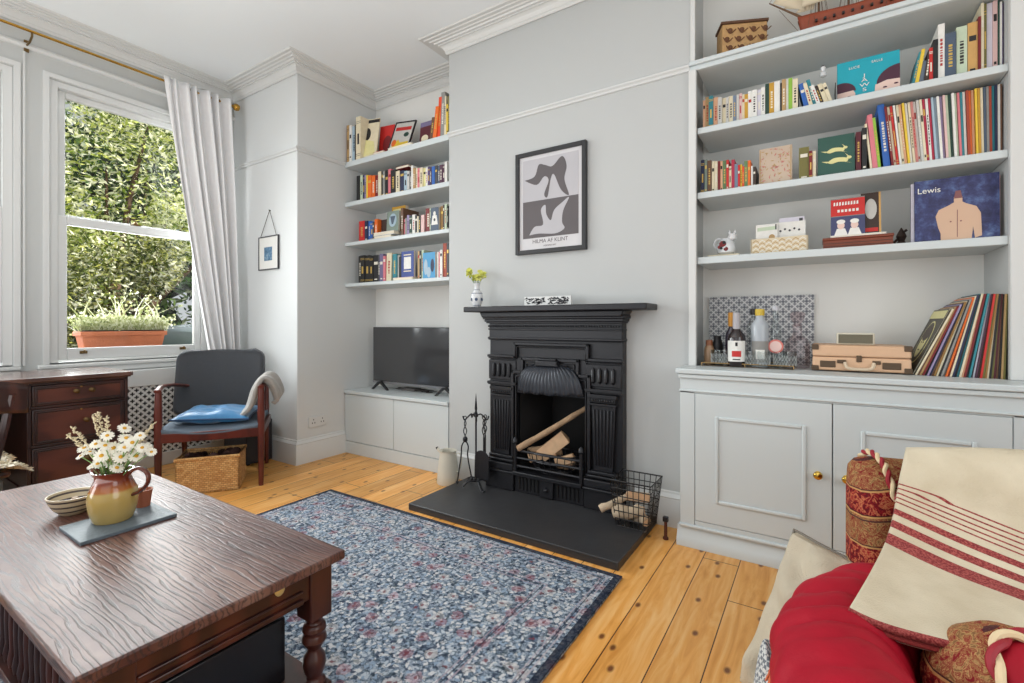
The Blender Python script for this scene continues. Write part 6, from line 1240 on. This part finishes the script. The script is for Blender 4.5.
# ---- third right shelf face-out covers
def art_damask(b, w, h):
    r_ = random.Random(2)
    for k in range(90):
        u = r_.uniform(-w*.46,w*.46); v = r_.uniform(h*.04,h*.96); a = r_.uniform(0,PI); l = r_.uniform(.004,.011)
        flat(b, [(u-l*math.cos(a),v-l*math.sin(a)),(u-l*.3*math.sin(a),v+l*.3*math.cos(a)),(u+l*math.cos(a),v+l*math.sin(a)),(u+l*.3*math.sin(a),v-l*.3*math.cos(a))], 1+(k % 2), -.0005-.0004*(k % 2))
    for q in (-.47,.45): flat(b, [(w*q,h*.03),(w*q+w*.02,h*.03),(w*q+w*.02,h*.97),(w*q,h*.97)], 1, -.0012)
cover('book', 'cream patterned cloth book face-out on the third right-alcove shelf', 'book', -.256,-.110,1.7875,.197,2.71,.02,[mat('cover_beige_cloth', (196,176,156), .7),pal('tan'),pal('rose')],art_damask,back=5)
def hare(b, cx, cz, s):
    flat(b, bezc([(cx-.05*s,cz-.005*s),(cx-.02*s,cz+.014*s),(cx+.02*s,cz+.012*s),(cx+.04*s,cz+.002*s),(cx+.035*s,cz-.012*s),(cx,cz-.008*s),(cx-.03*s,cz-.014*s)]), 1, -.001)
    flat(b, ell(cx+.045*s,cz+.008*s,.011*s,.008*s,10), 1, -.0012); flat(b, [(cx+.04*s,cz+.012*s),(cx+.028*s,cz+.032*s),(cx+.046*s,cz+.014*s)], 1, -.0012)
    flat(b, [(cx-.045*s,cz),(cx-.075*s,cz+.004*s),(cx-.05*s,cz-.008*s)], 1, -.0012); flat(b, [(cx+.02*s,cz-.008*s),(cx+.055*s,cz-.022*s),(cx+.03*s,cz-.014*s)], 1, -.0012)
def bezc(p): return [(q.x,q.y) for q in bez([(a,c,0) for a, c in p+p[:1]],4)[:-1]]
gb_ = cover('book', 'dark green cloth book face-out with two gold leaping hares', 'book', -.004,.140,1.7875,.195,2.70,.025,[mat('cover_bottle_green', (44,84,74), .55),pal('pale yellow')],back=3)
for hx_, hz_, hs_ in ((.0,.125,.8),(.01,.075,.9)): b = MB(); hare(b, hx_, hz_, hs_); b.build('gold_hare', [pal('pale yellow')]*2, gb_, world=False, smooth=False)
# ---- lowest right shelf
kt = thing('cat_jug', 'small white china cat jug with red and black pattern', 'jug', (-.41,2.76,1.466)); 
flatbook('tile', 'small pale tile under the china cat jug', -.50,-.345,2.70,2.80,1.4465,.014,'cream', cat='tile')
b = MB(); b.lathe([(.026,0),(.042,.012),(.048,.035),(.042,.06),(.028,.078),(.024,.088)], (-.415,2.75,1.461), 24); b.lathe([(.004,-.022),(.020,-.012),(.023,.0),(.018,.016),(.004,.022)], (-.385,2.745,1.555), 16)
for s in (-1,1): b.lathe([(.008,0),(.005,.012),(.0005,.02)], (-.385+s*.013,2.745,1.572), 8)
b.tube(bez([(-.45,2.75,1.49),(-.475,2.75,1.52),(-.46,2.75,1.55),(-.43,2.75,1.545)],5), .006, 8); b.build('body', CER, kt)
b = MB(); 
for u, v, r in ((-.425,1.515,.018),(-.41,1.49,.012),(-.44,1.50,.010)): b.lathe([(r,0),(r*.8,.003),(.001,.004)], (0,0,0), 9, M=Matrix.Translation((u,2.706,v)) @ Matrix.Rotation(PI/2,4,'X'))
b.build('painted_patch', pal('dark red'), kt); b = MB(); b.lathe([(.009,0),(.001,.004)], (0,0,0), 8, M=Matrix.Translation((-.418,2.7025,1.522)) @ Matrix.Rotation(PI/2,4,'X')); b.lathe([(.008,0),(.001,.004)], (0,0,0), 8, M=Matrix.Translation((-.432,2.7025,1.494)) @ Matrix.Rotation(PI/2,4,'X')); b.build('painted_spots', pal('black'), kt)
rk = thing('magazine_rack', 'cream chevron-cut letter rack holding cards on the lowest right shelf', 'rack', (-.165,2.74,1.446))
b = MB(); b.box(-.290,2.70,1.446,-.045,2.706,1.525); b.box(-.290,2.78,1.446,-.045,2.786,1.535); b.box(-.290,2.70,1.446,-.045,2.786,1.452); b.box(-.292,2.70,1.446,-.286,2.786,1.525); b.box(-.049,2.70,1.446,-.043,2.786,1.525); b.build('holder', mat('rack_cream', (214,198,168), .6), rk, bevel=.001)
b = MB()
for k in range(8):
    for j in range(5):
        x = -.283+k*.029; z = 1.453+j*.013
        b.prism([(x,z),(x+.0145,z+.010),(x+.029,z),(x+.029,z+.004),(x+.0145,z+.014),(x,z+.004)], 2.6985,2.7005,'y', (j+k) % 2)
b.build('chevron_cutouts', [pal('tan'), pal('white')], rk, smooth=False)
for i, (nm_, lb, x0, x1, h, col, y) in enumerate([('greeting_card','white card with green band standing left in the letter rack',-.275,-.175,.150,'white',2.742),('greeting_card','white card with black sprigs standing right in the letter rack',-.19,-.055,.155,'white',2.757),('greeting_card','tall plain white card at the back of the letter rack',-.17,-.06,.178,'lilac white',2.770)]):
    def art_c(b, w, h, i=i):
        if i == 0: flat(b, [(-w*.4,h*.78),(w*.4,h*.80),(w*.4,h*.92),(-w*.4,h*.90)], 1); flat(b, ell(w*.25,h*.55,w*.14,h*.1), 3); flat(b, [(w*.40,h*.8),(w*.46,h*.8),(w*.46,h*.98),(w*.40,h*.98)], 2)
        elif i == 1:
            for q in range(5): flat(b, ell(-w*.3+q*w*.15,h*(.72+.05*(q % 2)),w*.04,h*.035,8), 2)
        else: flat(b, [(w*.30,h*.80),(w*.44,h*.80),(w*.44,h*.96),(w*.30,h*.96)], 2)
    cover(nm_, lb, 'card', x0, x1, 1.4525, h, y, .0035, [pal(col),pal('pale green'),pal('dark grey'),pal('tan')], art_c)
wbx = thing('wooden_box', 'reddish brown slatted wooden box on the lowest right shelf', 'box', (.145,2.76,1.446))
RB = mat('red_brown_box_wood', (120,56,34), .5, var=.25, scale=20)
b = MB(); b.box(.018,2.69,1.446,.278,2.83,1.487); b.box(.015,2.687,1.487,.281,2.833,1.500); b.build('body', RB, wbx, bevel=.003)
b = MB(); 
for z in (1.458,1.471): b.box(.02,2.688,z,.276,2.6905,z+.002)
b.build('slat_grooves', pal('dark brown'), wbx, smooth=False)
flatbook('booklet', 'thin white booklet lying on the reddish wooden box', .045,.255,2.69,2.80,1.5005,.008,'white')
def art_red_mag(b, w, h):
    flat(b, [(-w/2,h*.52),(w/2,h*.52),(w/2,h*.97),(-w/2,h*.97)], 1); flat(b, [(-w/2,0),(w/2,0),(w/2,h*.5),(-w/2,h*.5)], 2)
    for cx in (-w*.2,w*.2): flat(b, ell(cx,h*.26,w*.11,h*.1), 3, -.0012); flat(b, ell(cx,h*.36,w*.13,h*.06), 4, -.0014); flat(b, [(cx-w*.2,0),(cx+w*.2,0),(cx+w*.12,h*.18),(cx-w*.12,h*.18)], 4, -.0011)
    for q in range(9): flat(b, [(-w*.42+q*w*.085,h*.80),(-w*.42+q*w*.085+w*.055,h*.81),(-w*.42+q*w*.085+w*.05,h*.90),(-w*.42+q*w*.085+.001,h*.89)], 4, -.0012)
    for q in range(6): flat(b, [(-w*.30+q*w*.11,h*.62),(-w*.30+q*w*.11+w*.07,h*.62),(-w*.30+q*w*.11+w*.07,h*.69),(-w*.30+q*w*.11,h*.69)], 4, -.0012)
cover('magazine', 'red-headed magazine with two white-capped figures on the wooden box', 'magazine', .048,.178,1.509,.18,2.70,.005,[pal('grey'),pal('red'),mat('print_navy', (66,70,106), .6),SKIN,pal('white')],art_red_mag,back=8)
cover('magazine', 'dark magazine with tan edge leaning behind the red-headed one', 'magazine', .165,.238,1.509,.195,2.72,.008,[pal('dark brown'),pal('pale grey'),pal('red'),pal('gold tan')],lambda b, w, h: (flat(b, ell(0,h*.6,w*.3,h*.25), 1), flat(b, [(-w*.45,h*.05),(w*.35,h*.05),(w*.35,h*.14),(-w*.45,h*.14)], 2), flat(b, [(w*.40,0),(w*.5,0),(w*.5,h),(w*.40,h)], 3, -.001)),back=8)
dfg = thing('dark_ornament', 'small dark carved ornament beside the blue album', 'ornament', (.315,2.80,1.446)); b = MB(); b.lathe([(.018,0),(.022,.01),(.012,.03),(.020,.05),(.012,.07),(.002,.09)], (.318,2.80,1.446), 10); b.tube([(.318,2.80,1.50),(.295,2.80,1.475),(.288,2.80,1.46)], .006, 6); b.tube([(.318,2.80,1.51),(.338,2.80,1.525)], .006, 6); b.build('body', pal('dark brown'), dfg)
ALB = photo_mat('album_blue_print', [(.3,(24,26,58)),(.5,(50,54,100)),(.62,(76,94,140)),(.8,(130,150,180))], 16)
def art_alb(b, w, h):
    T = [(-.20,0),(-.20,.12),(-.23,.22),(-.26,.40),(-.22,.50),(-.10,.56),(-.04,.60),(-.04,.68),(.06,.68),(.06,.60),(.10,.57),(.22,.51),(.27,.40),(.28,.05),(.20,.02),(.18,.20),(.16,.0)]
    flat(b, [(w*(x+.02), h*y) for x, y in T], 1, -.001)
    flat(b, [(w*-.02,h*.66),(w*.08,h*.66),(w*.06,h*.78),(w*.0,h*.78)], 2, -.0012); flat(b, ell(w*.06,h*.30,w*.012,h*.012,8), 2, -.0016); flat(b, ell(-w*.06,h*.30,w*.012,h*.012,8), 2, -.0016)
    flat(b, [(w*.012,h*.05),(w*.02,h*.05),(w*.024,h*.48),(w*.016,h*.48)], 2, -.0014)
alb = cover('record_album', 'deep blue record album face-out with a pale bare torso', 'record', .350,.616,1.4465,.268,2.685,.006,[ALB,mat('printed_torso', (206,172,146), .6),mat('printed_shadow', (130,84,84), .6)],art_alb,back=2)
tt = text('handwritten_title', 'Lewis', .034, Vector((0,0,0)), pal('white'), None); tt.parent = alb; tt.location = (-.085,-.0015,.212)
for i, (a, c_) in enumerate(((.338,'lilac white'),(.346,'pale grey'),(.355,'pale pink'))): cover('record_album', '%s record sleeve standing %s behind the blue torso album' % (c_, ('first','second','third')[i]), 'record', a, a+.272, 1.4465, .262, 2.705+.012*i, .005, [pal(c_)], grp='records behind the blue album')
# ---- cabinet top: backsplash, bottles, player, records
CT = .876
def tile_mat():
    m, t, b = nt('patterned_tiles', .35); tc = t.nodes.new('ShaderNodeTexCoord'); s = t.nodes.new('ShaderNodeSeparateXYZ'); t.links.new(tc.outputs['Object'], s.inputs[0])
    p = .054
    a = math_(t, 'DIVIDE', math_(t, 'ADD', s.outputs['X'], s.outputs['Z']), p); c = math_(t, 'DIVIDE', math_(t, 'SUBTRACT', s.outputs['X'], s.outputs['Z']), p)
    fa = math_(t, 'ABSOLUTE', math_(t, 'SUBTRACT', math_(t, 'FRACT', a), .5)); fc_ = math_(t, 'ABSOLUTE', math_(t, 'SUBTRACT', math_(t, 'FRACT', c), .5))
    mx = math_(t, 'MAXIMUM', fa, fc_); mn = math_(t, 'MINIMUM', fa, fc_)
    line = math_(t, 'GREATER_THAN', mx, .42); dot = math_(t, 'LESS_THAN', mx, .12); pet = math_(t, 'MULTIPLY', math_(t, 'GREATER_THAN', mx, .2), math_(t, 'LESS_THAN', math_(t, 'ADD', mn, math_(t, 'MULTIPLY', mx, .3)), .17))
    col = mixc(t, math_(t, 'MAXIMUM', line, pet), lin((132,134,140)), lin((214,214,214))); col = mixc(t, dot, col, lin((96,98,108)))
    t.links.new(col, b.inputs['Base Color']); return m
tag(MB().box(-.537,2.955,CT+.0005,-.02,2.968,1.25).build('patterned_backsplash', tile_mat(), smooth=False), 'grey and white geometric patterned panel standing behind the bottles', 'panel')
def clear(name, tint, refl=.09): return glass_mat(name, tint, refl)
CLR = clear('clear_glass', (.84,.87,.87), .10); CUT = clear('cut_glass', (.90,.92,.92), .10); PNK = clear('pinkish_glass', (.84,.78,.79), .09)
ty = thing('drinks_tray', 'low mirrored tray under the bottles and glasses', 'tray', (-.30,2.66,CT)); b = MB(); b.box(-.515,2.625,CT,-.10,2.80,CT+.006); b.build('base', mat('tray_dark', (92,84,74), .25, metal=.5), ty, bevel=.002)
b = MB(); b.tube([(-.515,2.625,CT+.018),(-.10,2.625,CT+.018),(-.10,2.80,CT+.018),(-.515,2.80,CT+.018)], .003, 6, closed=True)
for x in (-.515,-.31,-.10):
    for y in (2.625,2.80): b.tube([(x,y,CT+.004),(x,y,CT+.018)], .0025, 6)
b.build('gallery_rail', mat('tray_brass', (150,124,84), .35, metal=.7), ty)
TZ = CT+.0062
def bottle(label, x, y, r, h, neck, m, cap, capcol, shoulder=.6, caph=.03, z=TZ, nr=.013, name='bottle', lab=None, grp='bottles on the cabinet top'):
    t = thing(name, label, 'bottle', (x,y,z), 0, grp); sh_ = h*shoulder
    b = MB(); b.lathe([(.002,0),(r*.9,0),(r,.006),(r,sh_),(r*.92,sh_+.015),(r*.5,sh_+.04),(nr,sh_+.055),(nr,h)], (x,y,z), 28); b.build('glass', m, t)
    b = MB(); b.lathe([(nr+.003,h-caph),(nr+.004,h-caph*.5),(nr+.003,h+.002),(.002,h+.004)], (x,y,z), 18); b.build('cap', mat(capcol[0], capcol[1], .4), t)
    if lab:
        z0, z1, c_, ex = lab; b = MB()
        def patch(rr, za, zb, half, mi): b.grid(lambda s, t: (x+rr*math.cos(-PI/2+.13+(s-.5)*2*half), y+rr*math.sin(-PI/2+.13+(s-.5)*2*half), z+za*h+(zb-za)*h*t), 14, 1, m=mi)
        patch(r+.0008, z0, z1, 1.15, c_)
        for q in ex: patch(r+.0016, q[0], q[1], q[3], q[2])
        b.build('label', [pal('white'), pal('red'), pal('black'), pal('grey')], t)
    return t
DKG = mat('dark_wine_glass', (30,14,16), .1, spec=.8); 
bottle('dark wine bottle with white and red label and silver neck foil', -.352, 2.655, .043, .268, 1, DKG, 1, ('silver_foil', (176,172,176)), .52, .095, lab=(.09,.48,0,((.18,.29,1,.5),(.12,.14,2,.4),(.38,.45,2,.12))), nr=.014)
bottle('slender dark bottle with amber capsule behind the wine bottle', -.385, 2.725, .030, .270, 1, mat('plum_bottle', (46,34,52), .12, spec=.8), 1, ('amber_capsule', (206,142,48)), .55, .07)
bottle('clear bottle with black cap behind the frosted bottle', -.282, 2.745, .034, .290, 1, CLR, 1, ('black_cap', (40,34,30)), .68, .03)
bottle('frosted glass bottle with yellow stopper, centre of the tray', -.248, 2.675, .040, .285, 1, mat('frosted_bottle', (172,178,184), .25, spec=.7), 1, ('yellow_stopper', (206,176,56)), .70, .03, nr=.018, lab=(.08,.45,3,((.14,.30,0,.5),)))
bt = bottle('tall narrow clear bottle with pink round tag, right of the frosted bottle', -.180, 2.70, .024, .300, 1, CLR, 1, ('clear_cap', (190,190,196)), .60, .02)
MB().lathe([(.034,0),(.034,.003),(.030,.004)], (0,0,0), 24, M=Matrix.Translation((-.178,2.672,.985)) @ Matrix.Rotation(PI/2,4,'X')).build('round_tag', mat('tag_pink', (214,120,110), .6), bt)
MB().lathe([(.026,0),(.018,.001),(.018,.0012),(.001,.0014)], (0,0,0), 24, M=Matrix.Translation((-.178,2.668,.985)) @ Matrix.Rotation(PI/2,4,'X')).build('tag_centre', mat('tag_pale', (230,196,188), .6), bt)
bottle('little bottle with brown cork at the left end of the tray', -.490, 2.70, .026, .125, 1, mat('small_bottle_liquor', (150,120,92), .2), 1, ('cork_brown', (130,76,44)), .55, .035, nr=.014)
bottle('short black bottle just right of the corked one', -.455, 2.735, .028, .125, 1, pal('black'), 1, ('black_lid', (30,28,30)), .75, .02, nr=.018)
dcn = thing('decanter', 'clear square-shouldered glass decanter with faceted stopper', 'decanter', (-.092,2.72,CT)); b = MB(); b.lathe([(.002,0),(.050,0),(.052,.008),(.052,.110),(.046,.135),(.022,.155),(.019,.165),(.021,.205),(.025,.210)], (-.088,2.715,CT+.0065), 8); b.build('body', PNK, dcn, sharp=20)
b = MB(); b.lathe([(.012,.200),(.014,.212),(.028,.235),(.034,.262),(.022,.272),(.002,.275)], (-.088,2.715,CT+.0065), 8); b.build('stopper', PNK, dcn, sharp=20)
for i, (x, y, z) in enumerate([(-.445,2.655,TZ),(-.405,2.652,TZ),(-.285,2.650,TZ),(-.228,2.640,TZ),(-.158,2.655,TZ),(-.118,2.650,TZ)]):
    gl = thing('whisky_tumbler', 'cut-glass tumbler, %s from the left on the drinks tray' % ordn(i), 'glass', (x,y,z), 0, 'cut-glass tumblers on the tray')
    b = MB(); b.lathe([(.002,0),(.024,0),(.027,.004),(.030,.078),(.0275,.078),(.0245,.014),(.002,.012)], (x,y,z), 24, cap=False); b.build('glass', CUT, gl)
    b = MB()
    for k in range(12):
        a = 2*PI*k/12; a2 = a+PI/12
        for zz in (.012,.036): b.tube([(x+.0275*math.cos(a),y+.0275*math.sin(a),z+zz),(x+.0292*math.cos(a2),y+.0292*math.sin(a2),z+zz+.024),(x+.0275*math.cos(a+PI/6),y+.0275*math.sin(a+PI/6),z+zz)], .0011, 4)
    b.build('cut_facets', mat('facet_glint', (196,198,196), .2, spec=.9), gl)
# suitcase record player
rp = thing('record_player', 'peach suitcase record player with brown corners on the cabinet top', 'record player', (.155,2.75,CT))
PCH = mat('peach_leatherette', (214,174,140), .55, var=.04, scale=60, bump=.15, bscale=400); BRW = mat('brown_leatherette', (84,64,44), .55)
b = MB(); b.box(-.025,2.64,CT+.006,.335,2.90,CT+.068); b.build('base_case', PCH, rp, bevel=.008, segs=3)
b = MB(); b.box(-.025,2.64,CT+.070,.335,2.90,CT+.122); b.build('lid', PCH, rp, bevel=.008, segs=3)
for x0 in (-.028,.310):
    for z0 in (CT+.004,CT+.100): MB().box(x0,2.636,z0,x0+.028,2.665,z0+.024).build('corner_guard', BRW, rp, bevel=.003)
for a in ((.005,CT+.020,.065,CT+.050),(.235,CT+.020,.300,CT+.050)): MB().box(a[0],2.636,a[1],a[2],2.642,a[3]).build('speaker_grille', BRW, rp, bevel=.003)
for a in ((.070,CT+.040,.105,CT+.056),(.200,CT+.040,.230,CT+.056)): MB().box(a[0],2.634,a[1],a[2],2.642,a[3]).build('handle_bracket', BRW, rp, bevel=.003)
MB().box(.142,2.634,CT+.048,.162,2.642,CT+.078).build('latch', BRW, rp, bevel=.003)
b = MB(); b.tube(bez([(.100,2.632,CT+.046),(.110,2.622,CT+.022),(.152,2.618,CT+.018),(.195,2.622,CT+.022),(.205,2.632,CT+.046)],6), .006, 8, flat=1.2); b.build('handle', mat('handle_cream', (206,186,160), .5), rp)
ra = thing('portable_radio', 'small cream radio with dark speaker mesh on the record player', 'radio', (.14,2.74,CT+.1225)); 
b = MB(); b.box(.070,2.715,CT+.1225,.215,2.765,CT+.178); b.build('case', mat('radio_cream', (214,208,190), .4), ra, bevel=.006)
MB().box(.078,2.7125,CT+.130,.207,2.716,CT+.171).build('speaker_mesh', mat('mesh_olive_grey', (108,104,88), .8, var=.4, scale=400), ra, smooth=False)
# front record with portrait cover (leans at the left end, turned outward)
def art_rec(b, w, h):
    flat(b, [(-w*.5,h*.86),(w*.5,h*.86),(w*.5,h*.98),(-w*.5,h*.98)], 1); flat(b, ell(0,h*.48,w*.34,h*.34,28), 1); flat(b, ell(0,h*.48,w*.31,h*.315,28), 0, -.0012); flat(b, ell(.0,h*.48,w*.20,h*.24,20), 1, -.0016); flat(b, ell(.0,h*.62,w*.22,h*.12,16), 2, -.002)
    for x in (-.07,.07): flat(b, ell(w*x,h*.48,w*.03,h*.015,8), 2, -.0022)
    flat(b, ell(0,h*.36,w*.05,h*.012,8), 2, -.0022)
rec = cover('record_sleeve', 'dark olive record sleeve with oval portrait facing out, leftmost of records', 'record', 0, .30, CT, .305, 2.66, .005, [mat('cover_dark_olive', (66,62,50), .5),pal('pale yellow'),pal('dark brown')], art_rec)
rec.rotation_euler = (Matrix.Rotation(R(23),3,'Y') @ Matrix.Rotation(R(-90),3,'Z')).to_euler(); rec.location = (.338,2.808,CT+.002)
# ================================================================== LIGHT, WORLD, CAMERA
w = bpy.data.worlds.new('World'); bpy.context.scene.world = w; w.use_nodes = True
bg = w.node_tree.nodes['Background']; bg.inputs[0].default_value = (.93,.97,1,1); bg.inputs[1].default_value = .6
def area(name, loc, target, sx, sy, power, col=(1,1,1), spread=180):
    l = bpy.data.lights.new(name, 'AREA'); l.shape = 'RECTANGLE'; l.size = sx; l.size_y = sy; l.energy = power; l.spread = R(spread); l.color = col
    o = bpy.data.objects.new(name, l); C.objects.link(o); o.location = loc; o.rotation_euler = (Vector(target)-Vector(loc)).to_track_quat('-Z','Y').to_euler(); return o
sun = bpy.data.lights.new('sun', 'SUN'); sun.energy = 9; sun.angle = R(1); sun.color = (1,.95,.85); so_ = bpy.data.objects.new('sun', sun); C.objects.link(so_); so_.rotation_euler = Vector((-.55,-.45,-.9)).to_track_quat('-Z','Y').to_euler(); so_.location = (0,0,8)
area('window_daylight', (-4.75,1.45,1.8), (-1.5,1.5,.3), 1.0, 1.8, 48, (.95,.98,1), 125)
area('window_daylight_left', (-4.75,.3,1.8), (-1.5,.5,.3), 1.0, 1.8, 38, (.95,.98,1), 125)
area('room_fill', (-.3,-1.6,2.3), (-1.5,2.0,1.2), 3.0, 1.6, 12, (.95,.98,1))
area('pier_fill', (-3.8,-1.6,1.3), (-3.7,2.2,1.3), 1.4, 1.6, 42, (.95,.98,1))  # added lamp inside the room that brightens the pier, no such source
area('ceiling_bounce_fill', (-1.3,-.3,.6), (-1.3,-.2,3.1), 3.0, 1.6, 40, (.95,.98,1))  # added uplight without a real source, lightens the ceiling
area('right_fill', (2.1,.3,1.6), (-3.4,1.6,1.4), 1.8, 2.0, 30, (.95,.98,1))
area('overhead_fill', (-1.9,.3,3.0), (-1.9,.3,0), 3.4, 2.0, 16, (.95,.98,1))  # added downward fill for the floor, not a real ceiling lamp
cam = bpy.data.cameras.new('camera'); co = bpy.data.objects.new('camera', cam); C.objects.link(co); bpy.context.scene.camera = co
cam.sensor_width = 36; cam.lens = 476/1024*36; cam.shift_y = -18.5/1024; cam.clip_start = .03
co.location = (0,0,1.1); co.rotation_euler = (PI/2,0,R(32.8))
sc = bpy.context.scene; sc.view_settings.view_transform = 'Standard'; sc.view_settings.look = 'None'; sc.view_settings.exposure = 0; sc.view_settings.gamma = 1
sc.cycles.use_denoising = True; sc.cycles.max_bounces = 8; sc.cycles.transparent_max_bounces = 12
